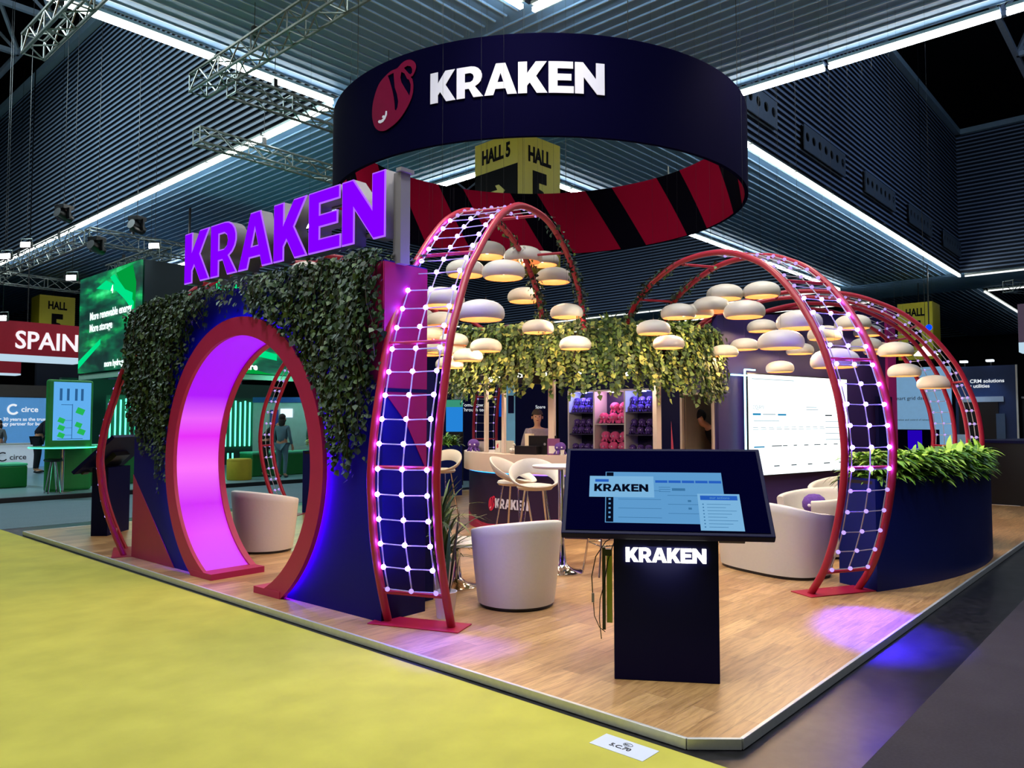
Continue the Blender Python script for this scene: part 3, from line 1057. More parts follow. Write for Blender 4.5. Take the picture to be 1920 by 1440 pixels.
fnc = wrapc(172.5, 1.824)
mbw = MB()
for c, loops in glyph_word(.60, .135):
    loops = [[(p[0], p[1] + .34) for p in lp] for lp in loops]
    me = poly_mesh('w', loops, .003, fnc, cuts=.03)
    mbw.add([tuple(v.co) for v in me.vertices], [tuple(f.vertices) for f in me.polygons]); bpy.data.meshes.remove(me)
mbw.build('lettering', m_banwhite, counter)
f2 = wrapc(167.6, 1.824)
emblem(counter, lambda p: f2(Vector((p.x, p.y + .29, p.z * .4))), .215, mat('crimson_bright', C(196, 26, 70), .6), m_banwhite, .002)

# posts standing on the counter and carrying the canopy
m_post = mat('cream_post', C(214, 196, 184), .5, vary=.04)
for (ang, r, w_, lb) in ((157.9, 1.7, .055, 'slim cream post on the counter, leftmost, behind the purple plush'), (173.8, 1.7, .05, 'slim cream post on the counter left of the laptop, second from the left'),
                        (201.0, 1.7, .085, 'thick cream post on the counter right of the bartender'), (251.5, 1.7, .085, 'cream post beside the plush toy shelves, right end of the counter')):
    t = math.radians(ang)
    p = (MX + r * math.cos(t), MY + r * math.sin(t))
    o = MB().box((0, 0, (2.26 - 1.149) / 2), (w_, w_, 2.26 - 1.149), rz=t).build('post', m_post, None, bevel=.004, loc=(p[0], p[1], 1.149))
    tag(o, lb, 'post', 'posts of the bar canopy')

# canopy ring
canopy = empty('canopy_ring', (MX, MY, 2.15), 0, 'round timber canopy ring above the bar, mostly covered by hanging leaves', 'canopy')
arc_wall(MB(), 1.78, 1.92, .12, .62, 60, 300, 60).build('ring_beam', mat('dark_timber', C(40, 30, 26), .7), canopy, True)
MB().lathe([(0.01, .60), (1.80, .60), (1.80, .62), (0.01, .62)], n=40).build('lid', mat('dark_timber', C(40, 30, 26)), canopy)
grille = MB()
for i in range(30):
    t = math.radians(66 + i * 7.6)
    grille.bar((1.93 * math.cos(t), 1.93 * math.sin(t), .1), (1.93 * math.cos(t), 1.93 * math.sin(t), .64), .02, .02)
grille.build('lattice', m_stem, canopy)
for i, a in enumerate((128, 142, 160, 178, 194, 214, 238)):
    t = math.radians(a)
    b_ = MB().lathe([(.035, .05), (.04, 0), (0.001, -.005)], c=(1.5 * math.cos(t), 1.5 * math.sin(t), .08), n=10).build('downlight', lights_emit('downlight', (1, .93, .8, 1), 9), canopy)
    if i % 2 == 0:
        lamp_light('canopy_light', 'POINT', (1.45 * math.cos(t), 1.45 * math.sin(t), -.06), 14, (1, .84, .62), .05, parent=canopy)

# back room: walls of the core with shelf recess and doorway
m_wall_in = mat('room_grey', C(150, 140, 126), .8)
core = empty('back_room', (10.3, 5.22, ZP), 0, 'navy walled store room behind the bar with shelf niche and open doorway', 'room')
XW_, HW = 10.3, 2.95


def wbox(name, y0, y1, z0, z1, m=None, x0=XW_, x1=XW_ + .08):
    return MB().box(((x0 + x1) / 2 - 10.3, (y0 + y1) / 2 - 5.22, (z0 + z1) / 2 - ZP), (x1 - x0, y1 - y0, z1 - z0)).build(name, m or m_navy2, core)


m_navyv = mat('indigo_wall', C(44, 34, 96), .5, vary=.08, nscale=2)
wbox('wall_panel', 7.98, 8.24, ZP, HW)
wbox('wall_panel', 6.22, 7.98, 2.12, HW)
wbox('wall_panel', 6.22, 7.98, ZP, .55)
wbox('wall_panel', 5.80, 6.22, ZP, HW)
wbox('wall_panel', 5.26, 5.80, 2.02, HW, m_navyv)
wbox('wall_panel', 5.24, 5.30, ZP, HW, m_navyv)
wbox('side_wall', 8.20, 8.26, ZP, HW, None, XW_, 12.0)
wbox('back_wall', 5.22, 8.2, ZP, HW, m_wall_in, 11.9, 11.98)
wbox('partition', 5.78, 5.84, ZP, HW, m_wall_in, XW_ + .08, 11.9)
wbox('partition', 6.0, 6.03, ZP, 2.1, None, XW_ + .08, 10.9)
wbox('door_frame', 5.795, 5.83, ZP, 2.03, m_post, XW_ - .012, XW_ + .06)
wbox('door_frame', 5.262, 5.292, ZP, 2.03, m_post, XW_ - .012, XW_ + .06)
wbox('door_frame', 5.262, 5.83, 2.0, 2.03, m_post, XW_ - .012, XW_ + .06)
dl = MB().box((.36, .095, 1.0), (.66, .035, 1.95)).build('door_leaf', mat('cream_door', C(196, 176, 150), .5), core)
MB().sphere((.02, .06, .98), .022).build('door_knob', m_black, dl)
poly_obj('graphic_spike', [[(5.84 - 5.22, 0), (6.0 - 5.22, 0), (5.985 - 5.22, 1.55)]], .004, lambda p: Vector((-.006 + p.z, p.x, p.y)), mat('salmon_graphic', C(220, 84, 116), .5), core)

# shelf unit with three columns
shelf = empty('display_shelf', (10.3, 7.08, .55), 0, 'white display shelf of three lit columns filled with plush octopus toys', 'shelf')
m_shw = mat('white_shelf', C(220, 214, 220), .5, vary=.03)
YS = [7.975, 7.44, 6.83, 6.235]
fr_ = MB()
for y in YS:
    fr_.box((.17, y - 7.08, .77), (.36, .03, 1.54))
fr_.box((.17, (YS[0] + YS[-1]) / 2 - 7.08, 1.555), (.36, YS[0] - YS[-1] + .03, .03))
fr_.build('side_panel', m_shw, shelf)
bk = MB(); bk.box((.36, (YS[0] + YS[-1]) / 2 - 7.08, .77), (.02, 1.74, 1.54)); bk.build('back_panel', mat('dark_back', C(30, 22, 70), .6), shelf)
for (ya, yb, zs) in ((YS[0], YS[1], (.46, 1.0, 1.29, 1.65)), (YS[1], YS[2], (.46, .98, 1.46)), (YS[2], YS[3], (.46, 1.0, 1.29, 1.65))):
    for z in zs:
        MB().box((.17, (ya + yb) / 2 - 7.08, z - .55 - .008 + .1), (.34, abs(ya - yb) - .03, .014)).build('shelf_board', m_shw if abs(ya - YS[1]) < .01 else mat('dark_board', C(40, 30, 80), .5), shelf)
for q, (ya, yb, col) in enumerate(((YS[0], YS[1], (.25, .3, 1)), (YS[1], YS[2], (1, .45, .75)), (YS[2], YS[3], (.25, .3, 1)))):
    yc = (ya + yb) / 2 - 7.08
    MB().lathe([(.035, .012), (.035, 0), (.001, 0)], c=(.10, yc, 1.525), n=12).build('shelf_light', lights_emit('shelf_light', (1, 1, 1, 1), 9), shelf)
    lamp_light('shelf_lamp', 'POINT', (.05, yc, 1.49), 6.0 if q == 1 else 6.5, col, .03, parent=shelf)

# ---- plush octopus toys
m_plush_p = mat('purple_plush', C(92, 62, 150), .95, vary=.25, nscale=60, bump=.6)
m_plush_k = mat('pink_plush', C(245, 96, 160), .95, vary=.2, nscale=60, bump=.6)


def plush(kind, s=1.0):
    root = empty('plush_octopus', (0, 0, 0), 0)
    m_ = m_plush_p if kind == 'p' else m_plush_k
    mb = MB()
    mb.lathe([(.001, .165), (.035, .160), (.062, .14), (.076, .11), (.074, .08), (.058, .055), (.04, .045), (.001, .04)], n=14)
    mb.xf(Matrix.Scale(s, 4)).build('head', m_, root, True)
    for k in range(7):
        a = 2 * PI * k / 7 + .2
        pts = [Vector((r * math.cos(a), r * math.sin(a), z)) * s for r, z in ((.03, .07), (.055, .045), (.07, .018), (.085, .013))]
        MB().tube(pts, [.02 * s, .017 * s, .014 * s, .008 * s], 6).build('arm', m_, root, True)
    for sg in (-1, 1):
        a = PI + sg * .42
        MB().sphere((.070 * s * math.cos(a), .070 * s * math.sin(a), .095 * s), .012 * s, 8, 6).build('eye', m_banwhite, root, True)
    return root


protoP, protoK = plush('p'), plush('k')
first = {'p': True, 'k': True}


def put_plush(kind, loc, rz, s, label, group=None):
    src = protoP if kind == 'p' else protoK
    o_ = src if first[kind] else copy_tree(src)
    if first[kind]:
        first[kind] = False
    o_.location = loc
    o_.rotation_euler = (0, 0, rz)
    o_.scale = (s, s, s)
    tag(o_, label, 'plush toy', group)
    return o_


put_plush('p', (8.02, 6.36, 1.149), math.radians(30), 1.05, 'purple plush octopus on the counter just right of the small sign')
put_plush('p', (8.00, 7.98, 1.149), math.radians(30), 1.15, 'purple plush octopus at the left end of the counter by the slim post')
ORD = ['first', 'second', 'third', 'fourth']
for (ci, (ya, yb)) in ((0, (YS[0], YS[1])), (2, (YS[2], YS[3]))):
    cname = 'left' if ci == 0 else 'right'
    for (zb, layers, sname) in ((1.65, 2, 'top shelf'), (1.29, 2, 'middle shelf'), (1.0, 1, 'lowest visible shelf')):
        zb += .1 - .0
        for L_ in range(layers):
            for k in range(4):
                y = ya - (k + .5) * (ya - yb) / 4
                zz_ = zb + L_ * .125
                lay = ('lower row' if L_ == 0 else 'upper row') if layers == 2 else 'single row'
                put_plush('p', (10.41 + L_ * .05, y, zz_), random.uniform(-.3, .3), .78, 'purple plush octopus, %s column, %s, %s, %s from left' % (cname, sname, lay, ORD[k]), 'purple plush toys on the shelves')
ya, yb = YS[1], YS[2]
for (zb, layers, sname) in ((1.46, ((3, 0), (2, 1)), 'upper shelf'), (.98, ((3, 0), (3, 1)), 'lower shelf')):
    for n, L_ in layers:
        for k in range(n):
            y = ya - .03 - (k + .5 + (3 - n)) * (ya - yb - .06) / 3
            put_plush('k', (10.42 + L_ * .05, y, zb + .1 + L_ * .17), random.uniform(-.3, .3), 1.12 if L_ == 0 else 1.12, 'pink plush octopus, centre column, %s, %s row, %s from left' % (sname, 'bottom' if L_ == 0 else 'top', ORD[k]), 'pink plush toys on the shelves')

# ---- wall with the big screen
TH = math.radians(-11.4)
sw_root = empty('screen_wall', (10.3, 5.2, ZP), TH, 'indigo wall running back from the bar that carries the large bright screen', 'wall panel')
poly_obj('panel', [[(0.0, 0), (4.95, 0), (4.95, 3.75), (3.6, 3.45), (0, 3.12)]], .10, lambda p: Vector((p.x, .05 + p.z, p.y)), m_navyv, sw_root)
MB().box((5.0, .2, 1.85), (.3, .5, 3.7)).build('end_column', mat('pink_column', C(200, 50, 150), .5), sw_root)
MB().box((4.6, -.08, 1.0), (.5, .06, 2.0)).build('corner_panel', m_navy2, sw_root)
MB().box((0, -.002, .03), (.01, .002, .06)).build('skirting', m_navyv, sw_root)
screen = empty('wall_screen', (10.3, 5.2, ZP), TH, 'large bright white wall screen showing a data page, mounted on the indigo wall', 'screen')
MB().box((1.98, -.05, 1.50), (2.80, .06, 1.58)).build('bezel', m_black, screen)
MB().box((1.98, -.083, 1.50), (2.76, .004, 1.54)).build('display', lights_emit('white_display', (.90, 1.0, 1.0, 1), 1.6), screen)
m_sc_blue = lights_emit('screen_blue', (.02, .30, .60, 1), .8)
m_sc_grey = lights_emit('screen_grey', (.42, .55, .62, 1), .9)
m_sc_dark = lights_emit('screen_dark', (.03, .05, .08, 1), .5)
ui = MB()
def uib(mb, x, z, w_, h_):
    mb.box((x + w_ / 2, -.087, z), (w_, .003, h_))
SX0 = .62
t_ = MB(); uib(t_, SX0 + .08, 1.66, .20, .03); uib(t_, SX0 + .72, 1.655, .22, .028); uib(t_, SX0 + .10, 1.16, .26, .02); t_.build('screen_bar', m_sc_blue, screen)
t_ = MB(); uib(t_, SX0 + .07, 2.20, 1.1, .012); uib(t_, SX0 + .33, 1.66, .33, .016); uib(t_, SX0 + .10, 1.56, .65, .012)
for k in range(10): uib(t_, SX0 + .08 + k * .2, 1.46, .12, .010); uib(t_, SX0 + .08 + k * .2, 1.43, .14, .010)
for k in range(4): uib(t_, SX0 + 2.05, 1.55 - k * .10, .58, .012)
uib(t_, SX0 + 1.5, 1.78, .3, .012); uib(t_, SX0 + 1.5, 1.74, .34, .012); t_.build('screen_line', m_sc_grey, screen)
t_ = MB()
for k, wd in enumerate((.26, .12, .09, .12, .18, .08, .12)): uib(t_, SX0 + .55 + k * .29, 1.17, wd, .014)
for k, wd in enumerate((.14, .14, .12, .18, .2)): uib(t_, SX0 + .6 + k * .46, .86 - .0 * k, wd, .016)
uib(t_, SX0 + 2.05, 1.65, .2, .02); t_.build('screen_text', m_sc_dark, screen)
text_obj('title', 'CQJAYI', .085, frame((SX0 + .08, -.086, 1.74), (1, 0, 0), (0, 0, 1)), m_sc_grey, screen, .002)
m_cy = lights_emit('cyan_tube', (.35, .80, 1.0, 1), 4.0)
lt_ = empty('light_tube', (10.3, 5.2, ZP), TH, 'cyan white glowing corner tube framing the left side of the wall screen', 'light')
MB().bar((.50, -.10, .72), (.50, -.10, 2.33), .022, .022).build('tube', m_cy, lt_)
MB().bar((.16, -.11, 2.24), (.75, -.11, 2.24), .022, .022).build('tube', m_cy, lt_)
MB().bar((.50, -.10, 2.33), (.75, -.10, 2.33), .022, .022).build('tube', m_cy, lt_)

# ------------------------------------------------------------------ leaves
def leaf_verts(c, d, up, L, w_):
    """pointed leaf folded at its midrib"""
    d = d.normalized()
    s = d.cross(up)
    s = s.normalized() if s.length > 1e-4 else d.orthogonal().normalized()
    n_ = s.cross(d)
    a = c; m1 = c + d * (L * .45); e = c + d * L - n_ * (L * .12)
    return [a, m1 + s * (w_ / 2) + n_ * (w_ * .12), e, m1 - s * (w_ / 2) + n_ * (w_ * .12)], m1


def add_leaf(mb, c, d, up, L, w_, m):
    vs4, mid = leaf_verts(c, d, up, L, w_)
    mb.add([vs4[0], vs4[1], vs4[2], vs4[3]], [(0, 1, 2), (0, 2, 3)], m)


def ivy_leaf(mb, c, n_, size, m):
    """five cornered ivy leaf hanging against a surface with normal n_"""
    n_ = (n_ + Vector((random.uniform(-.7, .7), random.uniform(-.7, .7), random.uniform(-.2, .9)))).normalized()
    d = Vector((0, 0, -1)) + Vector((random.uniform(-.7, .7), random.uniform(-.7, .7), random.uniform(-.2, .5)))
    d = (d - n_ * d.dot(n_)).normalized()
    s = d.cross(n_)
    pts = [(-.35, 0), (-.1, .45), (.2, .32), (.65, 0), (.2, -.32), (-.1, -.45)]
    vv = [c + d * (p[0] * size) + s * (p[1] * size) + n_ * (.12 * size * (abs(p[1]) - .2)) for p in pts]
    mb.add(vv, [(0, 1, 2, 3), (0, 3, 4, 5)], m)


def ivy_patch(name, pts, parent, size=.06, mats=None):
    mb = MB()
    mb.keepn = True
    for c, n_ in pts:
        ivy_leaf(mb, c, n_, size * random.uniform(.65, 1.25), random.choice((0, 0, 1, 1, 2)))
    return mb.build(name, mats or [m_leafA, m_leafB, m_leafC], parent)


m_ivyA = mat('ivy_dark', C(22, 42, 28), .55, vary=.35, nscale=9)
m_ivyB = mat('ivy_mid', C(40, 66, 38), .5, vary=.35, nscale=9)
m_ivyC = mat('ivy_pale', C(76, 98, 58), .5, vary=.3, nscale=9)
random.seed(11)
# ivy over the gateway wall: lower edge of the growth along the wall
LOW = [(9.35, 1.75), (9.1, 1.6), (8.75, 1.45), (8.4, 1.15), (8.15, 1.2), (7.95, 2.2), (7.7, 2.62), (7.4, 2.72), (7.1, 2.86), (6.75, 2.80), (6.5, 2.60), (6.2, 2.42), (5.9, 2.2), (5.7, 1.98), (5.5, 1.75), (5.3, 1.30), (5.1, 1.25), (4.97, 1.5), (4.85, 1.9), (4.74, 2.2)]


def low_at(y):
    for i in range(len(LOW) - 1):
        (y0, z0), (y1, z1) = LOW[i], LOW[i + 1]
        if y1 <= y <= y0:
            return z0 + (z1 - z0) * (y0 - y) / (y0 - y1)
    return LOW[-1][1]


ivy1 = empty('hanging_ivy', (P0[0], P0[1], ZP), PR, 'dense dark artificial ivy draped over the top and sides of the gateway wall', 'plant')
pts = []
stems = MB()
nvine = 430
for v in range(nvine):
    y = random.uniform(4.70, 9.22)
    zl = low_at(y) + random.gauss(0, .13)
    top = 2.92 + random.uniform(-.04, .04) - max(0, y - 8.6) * .13
    bul = .05 + .13 * (1 + mnoise.noise(Vector((y * 2.0, 3.3, 0)))) * .8
    if y > 9.12: bul += .0
    if 6.55 < y < 7.4 and random.random() < .62: continue
    z = top
    yy = y
    path = []
    while z > zl:
        k = (top - z) / max(.3, top - zl)
        xo = -.02 - bul * math.sin(PI * min(1, .15 + k * .8)) * random.uniform(.6, 1.1) * (0.9 if y < 9.1 else .5)
        dr = math.hypot(yy - CYc, z - CZc)
        if dr < 1.43 and z < 2.7: break
        path.append(pw(yy, z, xo))
        pts.append((pw(yy + random.uniform(-.03, .03), z, xo), Vector((-1, 0, 0))))
        if random.random() < .55:
            pts.append((pw(yy + random.uniform(-.06, .06), z + random.uniform(-.03, .03), xo * .6), Vector((-1, 0, 0))))
        z -= random.uniform(.035, .06)
        yy += random.uniform(-.012, .012)
    if len(path) > 3 and v % 3 == 0:
        stems.tube(path[::3], .0035, 4)
for v in range(1500):   # crest on top of the wall
    y = random.uniform(4.70, 9.3)
    if 6.6 < y < 7.3 and random.random() < .5: continue
    hmp = .03 + .045 * (1 + mnoise.noise(Vector((y * 1.5, 9.1, 0)))) + (.02 if y < 6.2 else 0)
    if y > 8.5: hmp = max(.0, hmp - (y - 8.5) * .12)
    pts.append((pw(y, 2.90 - max(0, y - 8.7) * .12 + random.uniform(-.02, hmp), random.uniform(-.12, .46)), Vector((-.5, 0, 1))))
for v in range(700):   # outer end at the far left
    pts.append((pw(9.12 + abs(random.gauss(0, .05)), random.uniform(1.9, 2.86), random.uniform(-.12, .4)), Vector((-.4, .8, 0))))
ivy_patch('foliage', pts, ivy1, .053, [m_ivyA, m_ivyB, m_ivyC])
stems.build('vine', m_stem, ivy1)

# ivy round the canopy ring
ivy2 = empty('hanging_ivy', (MX, MY, ZP), 0, 'curtain of yellow green ivy hanging all round the canopy above the bar', 'plant')
pts = []
stems = MB()
random.seed(23)
for v in range(620):
    a = random.uniform(118, 296)
    t = math.radians(a)
    zl = 2.09 + .16 * mnoise.noise(Vector((a * .11, 0, 0))) + random.gauss(0, .10) + .10 * mnoise.noise(Vector((a * .5, 3, 0))) - ZP
    if a > 262: zl -= .06
    if 176 < a < 186: zl += .0
    top = 2.82 - ZP + .14 * mnoise.noise(Vector((a * .06, 5, 0))) + random.uniform(-.05, .1)
    r0 = 1.96 + random.uniform(0, .16)
    z = top
    path = []
    skip = random.random() < .12
    while z > zl:
        if skip and z < 2.45: break
        r_ = r0 + .05 * math.sin(z * 9 + a)
        c_ = Vector((r_ * math.cos(t), r_ * math.sin(t), z))
        pts.append((c_, Vector((math.cos(t), math.sin(t), .15))))
        path.append(c_)
        z -= random.uniform(.04, .07)
        t += random.uniform(-.006, .006)
    if v % 4 == 0 and len(path) > 3: stems.tube(path[::3], .0035, 4)
for v in range(1500):
    t = math.radians(random.uniform(115, 300)); r_ = random.uniform(1.5, 2.1)
    pts.append((Vector((r_ * math.cos(t), r_ * math.sin(t), 2.78 - ZP + random.uniform(0, .16))), Vector((math.cos(t), math.sin(t), 1.5))))
ivy_patch('foliage', pts, ivy2, .072)
stems.build('vine', m_stem, ivy2)


def arch_vine(base, deg, prof, sg, label, w=.54):
    """ivy climbing round the inner end of one arch rail"""
    a = math.radians(deg)
    cur = smooth_curve([(s, z) for s, z in prof], 8)
    n0 = int(len(cur) * .80)
    pts_, st = [], MB()
    path = []
    for k in range(n0, len(cur)):
        s, z = cur[k]
        f_ = (k - n0) / (len(cur) - n0)
        c_ = Vector((base[0] + s * math.cos(a) - sg * w / 2 * math.sin(a), base[1] + s * math.sin(a) + sg * w / 2 * math.cos(a), z))
        path.append(c_ + Vector((0, 0, .05)))
        for q in range(int(3 + 16 * f_)):
            t = random.uniform(0, 2 * PI)
            nn = Vector((math.cos(t), math.sin(t), random.uniform(-.5, .8))).normalized()
            pts_.append((c_ + nn * random.uniform(.035, .10), nn))
    root = empty('climbing_ivy', (0, 0, 0), 0, label, 'plant')
    ivy_patch('foliage', pts_, root, .05, [m_ivyA, m_ivyB, m_leafB])
    st.tube(path, .006, 5)
    st.build('vine', m_stem, root)


arch_vine((3.89, 4.46), 22, ARCH_A, 1, 'ivy climbing the inner end of the front arch, left rail')
arch_vine((3.89, 4.46), 22, ARCH_A, -1, 'ivy climbing the inner end of the front arch, right rail')
arch_vine((7.17, 2.50), 62, ARCH_B, 1, 'ivy climbing the inner end of the right arch, left rail')
arch_vine((7.17, 2.50), 62, ARCH_B, -1, 'ivy climbing the inner end of the right arch, right rail')


def fern(name, loc, label, n=26, L=.5, w_=.045, mats=None, droop=.9, cat='plant', group=None, seed=1, spread=1.0, up=1.0):
    rnd = random.Random(seed)
    root = empty(name, loc, 0, label, cat, group)
    mb = MB(); mb.keepn = True
    for k in range(n):
        a = rnd.uniform(0, 2 * PI); el = rnd.uniform(.35, 1.35) * up
        d = Vector((math.cos(a) * math.cos(el) * spread, math.sin(a) * math.cos(el) * spread, math.sin(el)))
        l_ = L * rnd.uniform(.6, 1.1)
        seg = 6
        p = Vector((rnd.uniform(-.03, .03), rnd.uniform(-.03, .03), 0))
        prev = None
        mi = rnd.choice((0, 1, 1, 2))
        for q in range(seg + 1):
            k_ = q / seg
            ww = w_ * math.sin(PI * min(1, .12 + k_ * .86)) * .5 + .001
            s_ = d.cross(Vector((0, 0, 1)))
            s_ = s_.normalized() if s_.length > 1e-3 else Vector((1, 0, 0))
            cur_ = (p + s_ * ww, p - s_ * ww)
            if prev: mb.add([prev[0], cur_[0], cur_[1], prev[1]], [(0, 1, 2, 3)], mi)
            prev = cur_
            p = p + d * (l_ / seg)
            d = (d + Vector((0, 0, -droop * .22))).normalized()
    mb.build('fronds', mats or [m_leafA, m_leafB, m_leafC], root)
    return root


fern('fern', (MX + 1.75 * math.cos(math.radians(272)), MY + 1.75 * math.sin(math.radians(272)), 2.80), 'bushy green fern sprouting from the top right of the canopy', 70, .42, .05, seed=5)
fern('fern', (MX + 1.85 * math.cos(math.radians(255)), MY + 1.85 * math.sin(math.radians(255)), 2.80), 'smaller green fern on the canopy behind the pair of low right lamps', 50, .34, .05, seed=6)
fern('fern', (MX + 1.8 * math.cos(math.radians(226)), MY + 1.8 * math.sin(math.radians(226)), 2.80), 'dark fern tuft on the canopy between the two ladder arch ends', 50, .30, .05, seed=9)

# ------------------------------------------------------------------ planters on the stand's rim
m_soil = mat('potting_soil', C(30, 22, 16), .9)
m_plA = mat('planter_leaf_dark', C(60, 112, 30), .5, vary=.3)
m_plB = mat('planter_leaf_mid', C(116, 172, 44), .45, vary=.3)
m_plC = mat('planter_leaf_light', C(170, 212, 76), .45, vary=.25)


m_plnavy = mat('planter_navy', C(12, 26, 92), .5, vary=.08, nscale=3, spec=.2)


def planter(a0, a1, r0, r1, h, label, leaves, lab2, seed, L=.21):
    root = empty('planter_box', (MX, MY, ZP), 0, label, 'planter')
    mb = MB()
    arc_wall(mb, r0, r1, 0, h - .05, a0, a1, 40)
    mb.build('box', m_plnavy, root, False)
    rim = MB()
    arc_wall(rim, r1 - .03, r1, h - .05, h, a0, a1, 40); arc_wall(rim, r0, r0 + .03, h - .05, h, a0, a1, 40)
    for a in (a0, a1):
        t = math.radians(a); e = .03 if a == a0 else -.03
        rim.bar((r0 * math.cos(t + e / r1), r0 * math.sin(t + e / r1), h - .025), (r1 * math.cos(t + e / r1), r1 * math.sin(t + e / r1), h - .025), .03, .05)
    rim.build('rim', m_plnavy, root)
    so = MB(); arc_wall(so, r0 + .03, r1 - .03, h - .05, h - .02, a0, a1, 30); so.build('soil', m_soil, root)
    pl = empty('planter_greenery', (MX, MY, ZP), 0, lab2, 'plant')
    rnd = random.Random(seed)
    mb = MB(); mb.keepn = True
    for k in range(leaves):
        t = math.radians(rnd.uniform(min(a0, a1) + .8, max(a0, a1) - .8)); r_ = rnd.uniform(r0 + .05, r1 - .04)
        z = h + rnd.uniform(-.03, .20)
        a = rnd.uniform(0, 2 * PI)
        outw = Vector((math.cos(t), math.sin(t), 0)) * (.9 if r_ > (r0 + r1) / 2 else -.3)
        d = (Vector((math.cos(a), math.sin(a), rnd.uniform(-.1, .9))) + outw * rnd.uniform(0, 1.1)).normalized()
        c_ = Vector((r_ * math.cos(t), r_ * math.sin(t), z))
        l_ = L * rnd.uniform(.55, 1.15); ww = l_ * rnd.uniform(.18, .28)
        mi = rnd.choice((0, 1, 1, 2, 2))
        # arched long leaf in three steps
        s_ = d.cross(Vector((0, 0, 1))).normalized()
        p = c_; prev = None
        for q in range(5):
            w_ = ww * (0.25, .9, 1.0, .6, .02)[q] * .5
            cu_ = (p + s_ * w_, p - s_ * w_)
            if prev: mb.add([prev[0], cu_[0], cu_[1], prev[1]], [(0, 1, 2, 3)], mi)
            prev = cu_
            p = p + d * (l_ / 4)
            d = (d + Vector((0, 0, -.30))).normalized()
    mb.build('leaves', [m_plA, m_plB, m_plC], pl)
    return root


planter(246, 277, 4.93, 5.36, 1.02, 'large navy curved planter box beside the right ladder arch at the platform edge', 5200, 'thick bright green leafy plants filling the large right planter', 3)
planter(283, 294, 4.93, 5.36, 1.0, 'second navy planter box further back, behind the large right one', 500, 'green leaves on the second navy planter further back at right', 4)
planter(70, 93, 4.7, 5.2, 1.05, 'navy planter box behind the left end of the bar counter', 900, 'leafy green plants in the planter behind the left end of the counter', 8)
planter(100, 119, 4.35, 4.85, 1.05, 'navy planter box seen at the right inside the round gateway', 120, 'low leaves in the planter seen inside the round gateway', 12)
fern('spider_plant', out_pt(118, 4.6) + (1.08,), 'spiky yellow green plant on the planter seen inside the round gateway', 40, .40, .03, [m_leafB, m_leafC, m_leafC], 1.1, seed=14)
fern('spider_plant', out_pt(71, 4.9) + (1.08,), 'spiky plant at the right end of the planter behind the counter', 30, .32, .03, [m_leafB, m_leafC, m_leafB], .8, seed=15)
fern('fern', out_pt(247.5, 5.0) + (1.0,), 'wispy plant with curling tips behind the net of the right ladder arch', 26, .36, .02, [m_leafA, m_leafB, m_leafA], 1.6, seed=16)
# ------------------------------------------------------------------ furniture
def superprof(n):
    return [2 * PI * i / n for i in range(n)]


def tub_chair(loc, face_deg, label, r=.40, hb=.74, hf=.60, sx=1.0, group='white tub chairs', seat_h=.43):
    """tapered round shell, open at the front; local +x is the open side"""
    root = empty('tub_chair', loc, math.radians(face_deg), label, 'armchair', group)
    n = 72
    rows = 7
    op = math.radians(38)   # half opening angle
    vsn, fs = [], []
    T = .075

    def rim(t):      # t measured from back (PI) ; 0 at back .. PI at front
        c = 1 - abs(((t - PI + PI) % (2 * PI)) - PI) / PI   # 1 at front, 0 at back
        return c
    mb = MB()
    ang = [op + (2 * PI - 2 * op) * i / n for i in range(n + 1)]

    def height(t):
        f_ = (1 + math.cos(t)) / 2    # 1 at front, 0 at back
        return hb - (hb - hf) * f_ ** 1.0

    def rad(z):
        return r * (.80 + .20 * (z / hb) ** .8)
    prof_n = 10
    grid = []
    for t in ang:
        h = height(t)
        ring = []
        edge = min(1, (min(t - op, 2 * PI - op - t)) / .12)
        for k in range(prof_n + 1):
            z = .03 + (h - .03 - .02) * k / prof_n
            ring.append((rad(z), z))
        ring.append((rad(h) - .012, h - .006)); ring.append((rad(h) - T * .5, h)); ring.append((rad(h) - T + .012, h - .006))
        for k in range(prof_n + 1):
            z = (h - .02) - (h - .02 - .30) * k / prof_n
            ring.append((rad(z) - T, z))
        grid.append([(rr * math.cos(t) * sx, rr * math.sin(t) * (1 if sx == 1 else 1), z) for rr, z in ring])
    m_ = len(grid[0])
    flat = [p for g in grid for p in g]
    fs = [(i * m_ + j, (i + 1) * m_ + j, (i + 1) * m_ + j + 1, i * m_ + j + 1) for i in range(n) for j in range(m_ - 1)]
    fs += [tuple(range(m_)), tuple(n * m_ + j for j in range(m_ - 1, -1, -1))]
    mb.add(flat, fs)
    mb.build('shell', m_leather, root, True)
    st = MB(); st.lathe([(.001, seat_h), (r * .62, seat_h), (r * .70, seat_h - .015), (r * .74, seat_h - .05), (r * .76, .10), (r * .74, .045), (.001, .045)], n=40, sx=sx)
    st.build('seat', m_leather, root, True)
    gl = MB(); gl.lathe([(.001, 0), (r * .76, 0), (r * .77, .03), (.001, .03)], n=40, sx=sx)
    gl.build('base', m_black, root, True)
    return root


def along(px_deg, d):
    return (d * math.cos(math.radians(px_deg)), d * math.sin(math.radians(px_deg)))


tub_chair((4.89, 4.36, ZP), 70, 'white tub chair seen from behind in the foreground, right of the front ladder arch')
tub_chair((4.86, 8.40, ZP), 10, 'white tub chair tinted pink, seen through the round gateway')
tub_chair((9.12, 3.32, ZP), 150, 'white tub chair holding a purple plush, behind the wide white sofa', r=.50, hb=.76, hf=.64)
tub_chair((10.95, 3.75, ZP), 165, 'white tub chair furthest back below the wall screen', hb=.78)

# two seat tub sofa
sofa = empty('tub_sofa', (7.80, 3.33, ZP), math.radians(-18), 'wide white two seat tub sofa seen from behind, right of the front kiosk', 'sofa')


